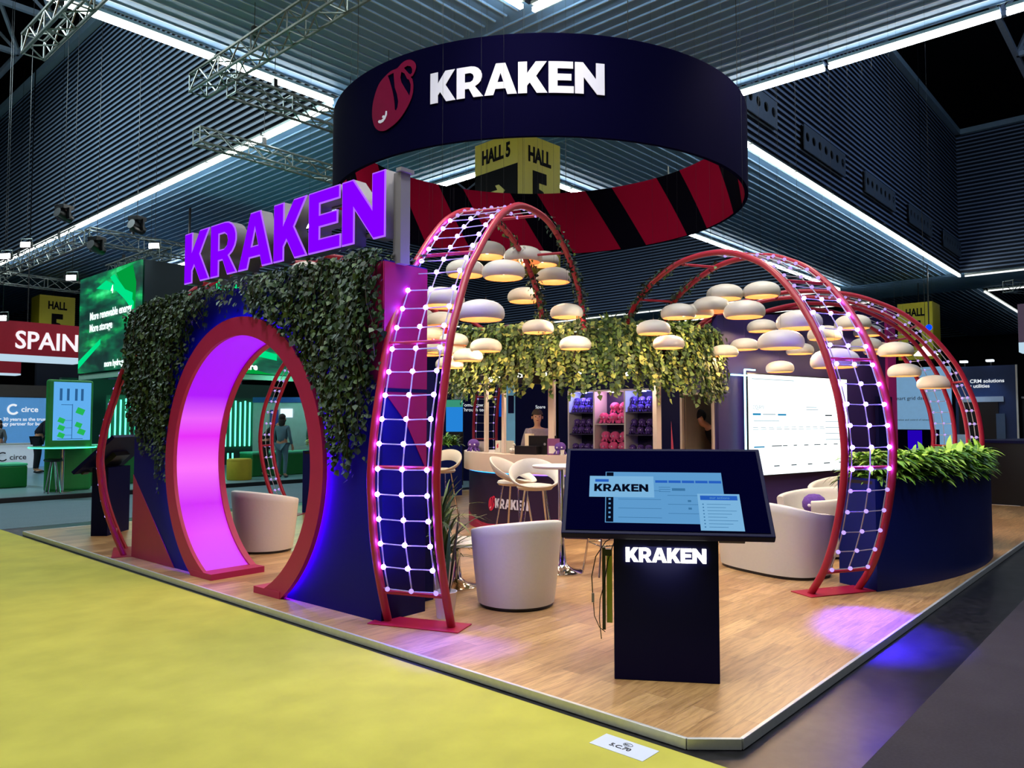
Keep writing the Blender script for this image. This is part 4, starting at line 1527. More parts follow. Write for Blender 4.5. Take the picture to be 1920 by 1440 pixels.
def sofa_shell():
    mb = MB()
    n = 90
    a_, b_ = .66, .42     # half width along y, half depth along x
    T = .10
    op = math.radians(46)
    ang = [op + (2 * PI - 2 * op) * i / n for i in range(n + 1)]
    e = 2.9

    def sup(t, A, B):
        c, s = math.cos(t), math.sin(t)
        return (B * math.copysign(abs(c) ** (2 / e), c), A * math.copysign(abs(s) ** (2 / e), s))
    grid = []
    for t in ang:
        f_ = (1 + math.cos(t)) / 2
        h = .745 - .20 * f_
        ring = []
        for k in range(11):
            z = .03 + (h - .05) * k / 10
            sc = .88 + .12 * (z / .745)
            x, y = sup(t, a_ * sc, b_ * sc); ring.append((x, y, z))
        for dT, dz in ((.014, .006), (T * .5, 0), (T - .014, .006)):
            x, y = sup(t, a_ - dT, b_ - dT); ring.append((x, y, h - dz))
        for k in range(8):
            z = (h - .02) - (h - .32) * k / 7
            sc = .88 + .12 * (z / .745)
            x, y = sup(t, a_ * sc - T, b_ * sc - T); ring.append((x, y, z))
        grid.append(ring)
    m_ = len(grid[0])
    mb.add([p for g in grid for p in g], [(i * m_ + j, (i + 1) * m_ + j, (i + 1) * m_ + j + 1, i * m_ + j + 1) for i in range(n) for j in range(m_ - 1)] + [tuple(range(m_)), tuple(n * m_ + j for j in range(m_ - 1, -1, -1))])
    seat = MB()
    pts_ = [sup(2 * PI * i / 48, a_ * .80, b_ * .80) for i in range(48)]
    seat.prism(pts_, .05, .42)
    bs = MB(); bs.prism([sup(2 * PI * i / 48, a_ * .86, b_ * .86) for i in range(48)], 0, .03)
    return mb, seat, bs


s1, s2, s3 = sofa_shell()
s1.build('shell', m_leather, sofa, True); s2.build('seat', m_leather, sofa, True, bevel=.02); s3.build('base', m_black, sofa)
put_plush('p', (8.98, 3.34, ZP + .41), math.radians(20), 1.8, 'purple plush octopus sitting on a white tub chair behind the sofa')


def bar_stool(loc, face_deg, label):
    """white shell with a ring back on four splayed chrome legs; local +x = front"""
    root = empty('bar_stool', loc, math.radians(face_deg), label, 'stool', 'white ring back bar stools')
    mb = MB()
    mb.lathe([(.001, .79), (.12, .79), (.185, .80), (.205, .825), (.19, .85), (.10, .862), (.001, .865)], n=28, sx=1.0)
    mb.build('seat', m_leather, root, True)
    # ring back: tilted hoop round the rear, widest at the back
    hoop = MB()
    n = 40
    grid = []
    for i in range(n):
        t = 2 * PI * i / n
        bk_ = (1 - math.cos(t)) / 2       # 0 front, 1 back
        cx_, cy__ = .02 + .245 * math.cos(t) - .03, .255 * math.sin(t)
        zc = .835 + .215 * bk_ ** 1.3
        hw, th = .024 + .066 * bk_, .024
        out = Vector((math.cos(t), math.sin(t), 0))
        upv = (Vector((0, 0, 1)) * (.25 + .9 * bk_) + out * .42).normalized()
        cx_ += .0
        nn = out
        ring = []
        for q in range(10):
            u = 2 * PI * q / 10
            ring.append(Vector((cx_, cy__, zc)) + upv * (hw * math.sin(u)) + nn * (th * math.cos(u)))
        grid.append(ring)
    hoop.add([p for g in grid for p in g], [(i * 10 + q, ((i + 1) % n) * 10 + q, ((i + 1) % n) * 10 + (q + 1) % 10, i * 10 + (q + 1) % 10) for i in range(n) for q in range(10)])
    hoop.build('backrest', m_leather, root, True)
    for sx_ in (-1, 1):
        for sy_ in (-1, 1):
            MB().tube([(.10 * sx_, .10 * sy_, .80), (.20 * sx_, .20 * sy_, .0)], .0115, 8).build('leg', m_chrome, root, True)
    fr2 = MB(); fr2.tube([(.16 * a, .16 * b, .30) for a, b in ((1, 1), (-1, 1), (-1, -1), (1, -1))], .008, 6, closed=True)
    fr2.build('footrest', m_chrome, root, True)
    return root


bar_stool((6.74, 6.04, ZP), 285, 'white ring back bar stool in front of the counter lettering, further of the pair')
bar_stool((6.45, 5.47, ZP), 228, 'white ring back bar stool nearest the round bar table, just behind the tub chair')
bar_stool((7.66, 8.30, ZP), 200, 'white bar stool at the left end of the counter behind the net')
bar_stool((6.50, 4.52, ZP), 150, 'white bar stool mostly hidden behind the front kiosk, chrome legs showing')
bar_stool((7.35, 8.75, ZP), 250, 'white bar stool peeking out at the right edge inside the gateway')
bt = empty('bar_table', (6.20, 4.90, ZP), 0, 'tall round white bar table on a chrome column between stools and kiosk', 'table')
MB().lathe([(.001, 1.07), (.29, 1.07), (.30, 1.08), (.30, 1.095), (.29, 1.10), (.001, 1.10)], n=40).build('tabletop', m_white_pl, bt, True)
MB().lathe([(.001, .0), (.225, .0), (.225, .012), (.12, .03), (.05, .09), (.034, .3), (.034, 1.07), (.001, 1.07)], n=32).build('pedestal', m_chrome, bt, True)
ct = empty('coffee_table', (5.02, 5.22, ZP), 0, 'low round white coffee table with chrome trumpet base left of the tub chair', 'table')
MB().lathe([(.001, .40), (.30, .40), (.315, .41), (.30, .425), (.001, .43)], n=40).build('tabletop', m_white_pl, ct, True)
MB().lathe([(.001, .0), (.20, .0), (.20, .01), (.10, .03), (.045, .08), (.03, .2), (.03, .40), (.001, .40)], n=32).build('pedestal', m_chrome, ct, True)

# potted plants beside the gateway's end
pot = empty('potted_plant', (4.17, 4.47, ZP), 0, 'small white tapered pot with dark upright leaves at the foot of the front arch', 'plant')
MB().lathe([(.001, 0), (.068, 0), (.090, .20), (.094, .205), (.086, .205), (.08, .17), (.001, .17)], n=28).build('pot', m_white_pl, pot, True)
mb = MB(); mb.keepn = True
rnd = random.Random(4)
for k in range(16):
    a = rnd.uniform(0, 2 * PI); l_ = rnd.uniform(.35, .75)
    p = Vector((.03 * math.cos(a), .03 * math.sin(a), .17)); q = p + Vector((.10 * math.cos(a), .10 * math.sin(a), l_))
    s_ = Vector((-math.sin(a), math.cos(a), 0)) * .018
    md = p.lerp(q, .5) + Vector((0, 0, .02))
    mb.add([p - s_ * .4, p + s_ * .4, md + s_, q, md - s_], [(0, 1, 2, 3, 4)], rnd.choice((0, 0, 1)))
mb.build('leaves', [mat('dark_glossy_leaf', C(18, 26, 24), .25, vary=.2), m_leafA], pot)
pot2 = fern('potted_palm', (4.66, 5.06, ZP + .30), 'larger white pot with a palm of long thin leaves between gateway end and tub chair', 60, .62, .026, [m_leafA, m_leafA, m_leafB], 1.0, seed=21, up=1.15)
MB().lathe([(.001, -.30), (.09, -.30), (.13, 0), (.134, .01), (.12, .01), (.115, -.03), (.001, -.03)], n=28).build('pot', m_white_pl, pot2, True)
MB().tube([(0, 0, -.05), (.01, 0, .2), (0, .01, .35)], .018, 8).build('stem', m_stem, pot2)
fr3 = fern('palm_top', (0, 0, .33), None, 44, .52, .024, [m_leafA, m_leafB, m_leafA], .9, cat=None, seed=22)
for ch in list(fr3.children):
    ch.parent = pot2; ch.location = (0, 0, .33)
bpy.data.objects.remove(fr3)
cab = empty('navy_cabinet', (4.26, 4.98, ZP), PR, 'tall narrow navy cabinet standing right behind the gateway wall end', 'cabinet')
MB().box((.10, .12, 1.0), (.30, .24, 2.0)).build('body', m_navy2, cab)
MB().lathe([(.001, 0), (.07, 0), (.07, .006), (.001, .006)], n=24).xf(Matrix.Translation((.08, -.008, 1.62)) @ Matrix.Rotation(PI / 2, 4, 'X')).build('round_sticker', mat('teal_sticker', C(60, 150, 170), .5), cab)
MB().box((.10, -.004, 1.0), (.28, .004, 1.94)).build('door', m_navy2, cab)

# ------------------------------------------------------------------ touch screen kiosks
m_kiosk = mat('midnight_kiosk', C(5, 5, 50), .5, vary=.1, nscale=2, spec=.12)
m_glass = mat('screen_glass', C(2, 2, 32), .6, vary=.05, spec=.0)
m_ui = lights_emit('ui_blue', (.09, .32, .66, 1), .7)
m_ui2 = lights_emit('ui_pale', (.13, .38, .72, 1), .8)
m_ui4 = lights_emit('ui_card', (.22, .50, .80, 1), .85)
m_ui3 = lights_emit('ui_royal', (.02, .12, .55, 1), .9)
m_uid = lights_emit('ui_dark', (.004, .008, .03, 1), .4)
m_glow = lights_emit('white_led_letters', (1, 1, .86, 1), 5.0)


def kiosk(loc, rz, label, on=True):
    """local -y is the side the screen faces"""
    root = empty('kiosk', loc, rz, label, 'kiosk')
    MB().box((0, .10, .46), (.62, .22, .92)).build('pillar', m_kiosk, root, bevel=.004)
    til = math.atan2(.47, .505)
    R = Matrix.Rotation(til, 4, 'X')
    base = Vector((.0, .0, 0))
    Mx = Matrix.Translation((0.0, -.10, .875)) @ R
    MB().box((0, .345, .0), (1.24, .715, .05)).xf(Mx).build('screen_frame', m_kiosk, root, bevel=.006)
    MB().box((0, .345, .027), (1.19, .665, .004)).xf(Mx).build('screen_panel', m_glass, root)
    MB().box((.38, .02, -.035), (.15, .05, .03)).xf(Mx).build('card_reader', m_black, root, bevel=.004)
    MB().box((0, .25, -.06), (.4, .3, .07)).xf(Mx).build('screen_mount', m_black, root)
    if on:
        My = Mx @ Matrix.Translation((0, -.03, 0))
        def q(name, x0, y0, x1, y1, m_, z=.030, par=root):
            return MB().box(((x0 + x1) / 2, (y0 + y1) / 2, z), (abs(x1 - x0), abs(y1 - y0), .001)).xf(My).build(name, m_, par)
        main = q('window', -.36, .10, .36, .515, m_ui2)
        mb_ = MB()
        def ad_(x0, y0, x1, y1, z=.0312): mb_.box(((x0 + x1) / 2, (y0 + y1) / 2, z), (abs(x1 - x0), abs(y1 - y0), .001))
        ad_(-.355, .105, -.31, .51)
        mb_.xf(My).build('side_menu', m_uid, root)
        dots = MB()
        for k in range(5): dots.box((-.333, .14 + k * .036, .0324), (.013, .013, .001))
        dots.xf(My).build('menu_icon', m_ui2, root)
        mb_ = MB()
        for k in range(5): ad_(-.05 + k * .082, .425, .025 + k * .082, .445)
        mb_.xf(My).build('tab_bar', m_ui3, root)
        mb_ = MB()
        for k in range(7): ad_(-.28 + (k % 2) * .3, .14 + k * .036, -.02 + (k % 2) * .28, .1425 + k * .036)
        ad_(.05, .36, .13, .38); ad_(.14, .27, .16, .285); ad_(.14, .21, .16, .225)
        for k in range(3): ad_(-.03, .35 + k * .018, .04, .353 + k * .018)
        mb_.xf(My).build('ui_line', lights_emit('ui_line', (.05, .2, .42, 1), .8), root)
        c1 = q('card', -.46, .30, -.06, .475, m_ui4, .0335)
        q('card_tag', -.425, .425, -.34, .447, m_ui3, .0345)
        word_obj('card_title', .335, .062, My @ Matrix.Translation((-.43, .345, .035)), m_uid, root, .001)
        c2 = q('card', .20, .05, .45, .335, m_ui4, .0335)
        q('card_tag', .215, .285, .435, .32, m_ui3, .0345)
        text_obj('card_text', 'our actions', .026, My @ Matrix.Translation((.27, .294, .036)), m_ui2, root, .0006)
        mb_ = MB()
        for k in range(8): ad_(.25, .075 + k * .025, .36 + .03 * (k % 3), .0775 + k * .025, .0345)
        for k in range(8): mb_.box((.228, .076 + k * .025, .0345), (.008, .008, .001))
        mb_.xf(My).build('card_line', lights_emit('ui_line', (.05, .2, .42, 1), .8), root)
        word_obj('lit_lettering', .475, .085, Matrix.Translation((-.2375, -.016, .705)) @ Matrix.Rotation(PI / 2, 4, 'X'), m_glow, root, .012)
        lamp_light('letter_glow', 'AREA', (0, -.06, .74), .6, (1, 1, .85), .3, (0, .1, .6), parent=root)
    return root


KR = math.atan2(2.14 - 2.65, 4.21 - 3.87)
kiosk((4.045, 2.40, ZP), KR, 'navy touch screen kiosk in the foreground with lit KRAKEN lettering on its pillar')
kiosk((4.09, 11.36, ZP), math.atan2(-.69, -.73), 'dark kiosk at the far left end of the platform, seen from its side', False)
# (second kiosk faces away from the camera to the left)

# hanging bits at the pillar's left side
hb_ = empty('cable_bracket', (4.045, 2.40, ZP), KR, 'black bracket with pale green strip fixed at the left side of the front kiosk pillar', 'bracket')
MB().box((-.372, .10, .52), (.02, .06, .50)).build('bracket', m_black, hb_)
MB().box((-.338, .11, .53), (.034, .05, .44)).build('strip', mat('lime_strip', C(170, 190, 70), .5), hb_)
MB().box((-.352, .10, .74), (.055, .05, .04)).build('clamp', m_black, hb_)
cb = empty('power_cable', (4.045, 2.40, ZP), KR, 'thin black power cable with grey adapter looping beside the front kiosk pillar', 'cable')
MB().tube(smooth_curve3 if False else [(-.31, .06, .84), (-.36, .05, .81), (-.42, .04, .72), (-.445, .04, .60), (-.44, .04, .50)], .0035, 6).build('wire', m_black, cb)
MB().tube([(-.435, .04, .44), (-.43, .04, .36), (-.40, .05, .29), (-.365, .06, .26)], .0028, 6).build('wire', m_black, cb)
MB().tube([(-.31, .08, .80), (-.345, .08, .70), (-.37, .06, .55), (-.395, .05, .46), (-.40, .05, .34), (-.388, .05, .22)], .003, 6).build('wire', m_black, cb)
MB().box((-.438, .04, .47), (.016, .012, .055)).build('adapter', mat('grey_adapter', C(120, 120, 135), .4), cb)

# ------------------------------------------------------------------ items on the counter
CT = 1.149


def citem(name, ang, r, label, cat, group=None):
    t = math.radians(ang)
    return empty(name, (MX + r * math.cos(t), MY + r * math.sin(t), CT), t, label, cat, group)


lap = citem('laptop', 196.5, 1.60, 'open black laptop with its lid towards the camera on the bar counter', 'laptop')
MB().box((-.02, 0, .012), (.22, .34, .02)).build('keyboard_deck', m_black, lap)
MB().box((.10, 0, .13), (.012, .42, .25)).build('lid', m_black, lap)
MB().lathe([(.001, 0), (.018, 0), (.001, .002)], n=12).xf(Matrix.Translation((.108, .03, .14)) @ Matrix.Rotation(PI / 2, 4, 'Y')).build('badge', mat('grey_adapter', C(120, 120, 135)), lap)
bx = citem('black_box', 190.0, 1.76, 'low black box in front of the laptop on the counter', 'box')
MB().box((0, 0, .055), (.16, .34, .11)).build('body', m_black, bx, bevel=.004)
MB().box((0, 0, .112), (.165, .345, .006)).build('lid', m_black, bx)
gb = citem('paper_bag', 187.0, 1.58, 'cream paper bag standing behind the black box on the counter', 'bag')
MB().prism([(-.04, -.055), (.04, -.055), (.03, .055), (-.03, .055)], 0, .28).build('bag', mat('cream_paper', C(232, 214, 184), .7), gb)
MB().tube([(0, -.03, .28), (0, -.02, .34), (0, .02, .34), (0, .03, .28)], .003, 5).build('handle', m_cord, gb)
sg_ = citem('table_sign', 202.5, 1.78, 'small mauve and white table sign on the counter beside the purple plush', 'sign')
MB().box((0, 0, .11), (.01, .17, .22)).build('card', mat('mauve_card', C(122, 70, 120), .5), sg_)
MB().box((.006, 0, .07), (.003, .13, .10)).build('print', m_white_pl, sg_)
for ang_, lb in ((163.0, 'white box with crimson emblem, left of the pair on the counter'), (168.8, 'white box with crimson emblem, right of the pair on the counter')):
    wb = citem('gift_box', ang_, 1.52, lb, 'box', 'white emblem boxes on the counter')
    MB().box((0, 0, .09), (.14, .135, .16)).build('box', m_white_pl, wb, bevel=.003)
    MB().box((0, 0, .005), (.16, .15, .01)).build('tray', m_white_pl, wb)
    fw = lambda p: Vector((.0715 + p.z, p.x - .022, p.y + .06))
    emblem(wb, fw, .07, mat('crimson_bright', C(196, 26, 70)), m_banwhite, .001)
jar = citem('candy_jar', 146.0, 1.66, 'jar of red and white sweets at the left end of the counter', 'jar')
MB().lathe([(.001, 0), (.06, .01), (.085, .07), (.06, .13), (.06, .15), (.055, .15), (.055, .12), (.08, .07), (.055, .015), (.001, .012)], n=20).build('glass', mat('jar_glass', C(230, 225, 230), .1, trans=.6), jar, True)
sw_ = MB()
rnd = random.Random(2)
for k in range(26):
    a = rnd.uniform(0, 2 * PI); r_ = rnd.uniform(0, .06)
    sw_.sphere((r_ * math.cos(a), r_ * math.sin(a), .03 + rnd.uniform(0, .10)), .016, 6, 5, m=rnd.choice((0, 0, 1)))
sw_.build('sweets', [mat('candy_red', C(190, 20, 50), .3), m_white_pl], jar, True)['kind'] = 'stuff'
mc = citem('cake_stand', 180.5, 1.70, 'small stand of pale biscuits on the counter left of the black box', 'dish')
MB().lathe([(.001, 0), (.05, 0), (.055, .01), (.07, .03), (.001, .035)], n=20).build('dish', m_post, mc, True)
mb = MB()
for k in range(9):
    a = 2 * PI * k / 6
    mb.sphere((.04 * math.cos(a) * (k < 6), .04 * math.sin(a) * (k < 6), .055 + .035 * (k // 6) + .03 * (k > 6)), .026, 8, 6)
mb.build('biscuits', m_white_pl, mc, True)
for k, (a_, lb) in enumerate(((206.5, 'small white cup right of the purple plush on the counter'), (192.9, 'small pale beaker right of the laptop base on the counter'))):
    cp = citem('paper_cup', a_, 1.80, lb, 'cup')
    MB().lathe([(.001, 0), (.022, 0), (.03, .07), (.028, .07), (.021, .004), (.001, .004)], n=16).build('cup', m_white_pl, cp, True)

# ------------------------------------------------------------------ pendant lamps
m_shade = mat('pendant_white', C(212, 206, 194), .45, vary=.03)
m_refl = mat('pendant_inner', C(150, 84, 40), .6, vary=.02, emit=(1.0, .33, .10, 1), strength=.6)  # bulb light on the reflector painted in as orange emission
m_pbulb = lights_emit('pendant_bulb', (1.0, .78, .5, 1), 8.0)
PR_ = .235
lamp = empty('pendant_lamp', (0, 0, 0))
MB().lathe([(r * PR_, z * PR_) for r, z in ((.88, 0.0), (.95, .06), (.99, .16), (1.0, .26), (.975, .42), (.90, .55), (.76, .67), (.58, .75), (.36, .81), (.14, .835), (.05, .84))], n=40).build('shade', m_shade, lamp, True)
MB().lathe([(r * PR_, z * PR_) for r, z in ((.88, 0.0), (.86, .02), (.92, .12), (.93, .28), (.88, .42), (.70, .60), (.40, .70), (.01, .74))], n=32).build('reflector', m_refl, lamp, True)
MB().sphere((0, 0, .30 * PR_), .032, 12, 8).build('bulb', m_pbulb, lamp, True)
MB().lathe([(.001, .2), (.006, .2), (.016, .86 * PR_ - .002), (.014, .84 * PR_), (.001, .84 * PR_)], n=10).build('canopy_cap', m_black, lamp, True)
LAMPS = [(6.8, 6.55, 3.77, 1.0), (6.81, 5.96, 3.62, 1.0), (8.2, 6.81, 3.92, 1.0), (6.35, 6.48, 3.46, 1.0), (6.0, 5.53, 3.26, 1.0), (7.7, 6.2, 3.53, 1.0), (7.8, 6.8, 3.35, 1.0), (5.24, 5.69, 2.88, 1.0), (5.27, 5.16, 2.7, 1.0), (7.43, 5.78, 2.99, 0.88), (7.17, 7.78, 3.04, 1.0), (7.29, 6.13, 2.81, 0.86), (7.29, 8.42, 3.17, 1.0), (7.35, 8.19, 2.88, 0.96), (7.12, 7.49, 2.73, 0.87), (7.1, 6.86, 2.61, 0.89), (7.1, 7.19, 2.5, 0.86), (7.5, 5.7, 2.59, 0.85), (8.23, 9.25, 2.78, 1.0), (7.14, 7.53, 2.6, 0.86), (7.2, 7.84, 2.66, 0.91), (7.13, 7.58, 2.42, 0.83), (5.71, 8.86, 3.67, 1.0), (6.37, 8.85, 3.85, 1.0), (9.21, 4.54, 3.31, 1.0), (9.4, 4.12, 3.32, 1.0), (8.83, 4.54, 3.1, 1.0), (8.28, 3.84, 2.91, 1.0), (8.51, 4.83, 3.01, 0.94), (8.81, 4.72, 3.04, 0.88), (8.19, 5.0, 2.79, 0.9), (8.37, 4.89, 2.61, 0.84), (10.78, 4.73, 3.03, 0.91), (10.38, 4.82, 2.73, 0.86), (9.94, 4.92, 2.61, 0.83), (7.76, 3.2, 2.47, 1.0), (7.98, 3.09, 2.69, 1.0), (11.71, 4.53, 2.74, 0.88), (11.22, 4.65, 2.44, 0.88), (10.93, 3.87, 2.87, 1.0), (10.84, 3.46, 2.98, 1.0), (13.71, 4.13, 3.17, 0.98), (12.54, 3.81, 2.83, 1.0), (7.86, 2.69, 2.25, 1.0), (11.61, 3.13, 2.64, 1.0), (13.64, 3.95, 2.85, 1.0), (12.51, 3.26, 2.39, 1.0), (12.4, 2.83, 2.19, 1.0)]
LDESC = ['left cluster, topmost, right beside the arch rail', 'left cluster, second of the top row, with its bulb visible', 'left cluster, rightmost of the overlapping top three', 'left cluster, half behind the arch net just under the topmost',
         'left cluster, broad one right under the top row', 'left cluster, right side just inside the descending arch rail', 'left cluster, centre right, alone below the broad upper one', 'left cluster, large one straddling the net and rail',
         'left cluster, largest and nearest, right of the arch rail', 'left cluster, right edge at mid height', 'left cluster, behind the net below the large straddling one', 'left cluster, above the ivy, third from right',
         'left cluster, half hidden behind the gateway end panel', 'left cluster, behind the net, middle of the lower stack', 'left cluster, peeking out right of the rail, lower part', 'left cluster, low, in front of the left end of the ivy',
         'left cluster, lowest wide one in front of the left ivy', 'left cluster, lowest at right, in front of the ivy', 'left cluster, lowest behind the net at its left', 'left cluster, touching the rail just above the ivy corner',
         'left cluster, behind the net, lower right of the stack', 'left cluster, lowest one, half hidden by the arch rail', 'behind the sign letters, above the gateway ivy', 'tucked above the gateway ivy below the last letter',
         'right cluster, top left of the top pair', 'right cluster, topmost at right of the top pair', 'right cluster, in front, second row left', 'right cluster, second row right, broad', 'right cluster, left one with visible bulb',
         'right cluster, hidden behind the second row', 'right cluster, far left above the ivy', 'right cluster, lowest at far left in front of the ivy', 'right cluster, small one left of the big nearest lamps', 'right cluster, small one above the screen corner',
         'right cluster, small one at the ivy edge left of the screen', 'right cluster, big one hanging centre, left of the arch', 'right cluster, big upper one touching the arch rail', 'right cluster, small one right of the big centre lamp',
         'right cluster, lowest one directly over the wall screen', 'right cluster, behind the net, mid height', 'right cluster, behind the right rail, upper', 'right cluster, small one right of the right rail, upper', 'right cluster, right of the right rail, middle',
         'right cluster, large one behind the lower net above the screen', 'right cluster, right outlier between the arches', 'right cluster, small one overlapped by the right outlier', 'right cluster, low outlier over the narrow rear arch', 'right cluster, furthest right and lowest']
cabm = {}
for i, (x, y, z, sc_) in enumerate(LAMPS):
    o_ = lamp if i == 0 else copy_tree(lamp)
    zb = z - .5 * .84 * PR_ * sc_ - .01
    o_.location = (x, y, zb)
    o_.scale = (sc_, sc_, sc_)
    tag(o_, 'white dome pendant lamp, ' + LDESC[i], 'pendant lamp', 'white dome pendant lamps over the stand')
for i, o_ in enumerate([o for o in COL.objects if o.name.startswith('pendant_lamp')]):
    zb = o_.location.z
    MB().tube([(0, 0, .2), (0, 0, (ceil_z(o_.location.x, o_.location.y) - zb) / o_.scale.x)], .0011, 4).build('cable', m_black, o_)
    lamp_light('pendant_light', 'POINT', (0, 0, .03), 15.0, (1.0, .70, .42), .05, parent=o_)
# ------------------------------------------------------------------ trusses, floodlights, hall signs
def box_truss(name, a, b, label, w=.29, group='aluminium truss beams', panel=.33):
    a, b = Vector(a), Vector(b)
    d = (b - a); L_ = d.length; d.normalize()
    s = d.cross(Vector((0, 0, 1))).normalized()
    u = Vector((0, 0, 1))
    root = empty(name, a, 0, label, 'truss', group)
    ch, br = MB(), MB()
    cor = [s * (i * w / 2) + u * (j * w / 2) for i, j in ((-1, -1), (1, -1), (1, 1), (-1, 1))]
    for c_ in cor:
        ch.tube([c_, c_ + d * L_], .024, 6)
    n = int(L_ / panel)
    for k in range(n):
        p0_, p1_ = d * (k * L_ / n), d * ((k + 1) * L_ / n)
        for q in range(4):
            c0, c1 = cor[q], cor[(q + 1) % 4]
            if k % 2: c0, c1 = c1, c0
            br.bar(c0 + p0_, c1 + p1_, .018, .018)
            if k % 3 == 0: br.bar(c0 + p0_, c1 + p0_, .018, .018)
    ch.build('chord', m_truss, root); br.build('bracing', m_truss, root)
    nh = max(2, int(L_ / 3))
    hz = MB()
    for k in range(nh):
        p = d * (L_ * (k + .5) / nh)
        hz.bar(p + u * w / 2, Vector((p.x, p.y, ceil_z(a.x + p.x, a.y + p.y) - a.z)), .007, .007)
        hz.box((p.x, p.y, w / 2 + .14), (.07, .07, .16))
    hz.build('hoist_chain', m_black, root)
    return root


box_truss('truss_beam', (5.75, 12.3, 7.25), (5.75, 5.0, 7.25), 'aluminium truss crossing the ceiling band from the upper left to the top edge', .30)
box_truss('truss_beam', (5.9, 11.45, 7.05), (9.0, 11.45, 7.05), 'short aluminium truss running from the truss corner behind the round banner')
box_truss('truss_beam', (6.7, 14.37, 7.2), (12.5, 14.37, 7.2), 'lower thin truss passing over the strip lights behind the banner')
box_truss('truss_beam', (3.43, 12.75, 7.2), (3.43, 8.0, 7.2), 'truss stub cut by the top left edge of the picture')
box_truss('truss_beam', (8.08, 33.1, 7.2), (8.08, 24.64, 7.2), 'left arm of the lighting truss above the red sign', .42, panel=.5)
box_truss('truss_beam', (8.2, 24.64, 7.2), (13.5, 24.64, 7.2), 'front arm of the lighting truss above the green screen', .42, panel=.5)
box_truss('truss_beam', (8.08, 33.3, 7.0), (17.0, 33.3, 7.0), 'rear arm of the lighting truss above the left hall sign', .42, panel=.5)
box_truss('truss_beam', (8.6, 20.1, 6.05), (8.6, 23.8, 6.05), 'dark truss piece the green screen hangs from', .3)
box_truss('truss_beam', (33.0, 5.0, 6.6), (38.0, 2.0, 6.6), 'distant truss at the far right under the strips', .4, panel=.5)
m_flood = lights_emit('flood_lens', (1.0, 1.0, .93, 1), 30.0)
for k, (p, lb) in enumerate((((6.12, 22.77, 6.25), 'bright floodlight on the left truss, second from the left edge'), ((5.78, 23.18, 5.95), 'bright floodlight at the left edge below the other two'),
                             ((8.39, 20.26, 6.22), 'bright floodlight at the right end of the front truss arm'), ((6.96, 21.91, 5.38), 'small floodlight below the truss left of the green screen'),
                             ((5.77, 23.31, 4.32), 'bright floodlight on top of the red sign at the left edge'))):
    fl = empty('floodlight', p, math.radians(215), lb, 'light', 'floodlights at upper left')
    MB().box((0, 0, 0), (.08, .30, .16)).build('housing', m_black, fl)
    MB().box((.045, 0, 0), (.012, .27, .13)).build('lens', m_flood, fl)
    MB().tube([(0, -.16, 0), (0, -.16, .16), (0, .16, .16), (0, .16, 0)], .012, 5).build('yoke', m_truss, fl)
    MB().bar((0, 0, .16), (0, 0, ceil_z(p[0], p[1]) - p[2]), .008, .008).build('stem', m_black, fl)
lamp_light('flood_wash', 'SPOT', (8.2, 20.0, 6.0), 300, (.9, 1, .95), .3, (5.5, 16.5, 0), 100, .8)
for p, lb in (((6.75, 22.02, 7.02), 'black moving head spotlight at left under the strip'), ((8.06, 20.6, 6.72), 'black moving head spotlight right of the truss corner'), ((7.4, 21.5, 6.2), 'black moving head spotlight hanging in the middle of the truss')):
    mh = empty('moving_head', p, math.radians(200), lb, 'light', 'black moving heads')
    MB().box((0, 0, .22), (.30, .34, .12)).build('base', m_black, mh, bevel=.01)
    MB().bar((0, -.19, .20), (0, -.19, -.10), .10, .05).build('yoke', m_black, mh)
    MB().bar((0, .19, .20), (0, .19, -.10), .10, .05).build('yoke', m_black, mh)
    MB().bar((0, 0, .28), (0, 0, ceil_z(p[0], p[1]) - p[2]), .010, .010).build('clamp_rod', m_black, mh)
    MB().lathe([(.001, -.22), (.12, -.20), (.15, .05), (.13, .2), (.001, .2)], n=16).xf(Matrix.Rotation(math.radians(75), 4, 'Y')).build('head', m_black, mh, True)

m_hy = mat('hall_sign_yellow', C(206, 192, 30), .5, vary=.04)
m_hb = mat('hall_sign_black', C(10, 10, 14), .7, spec=.1)


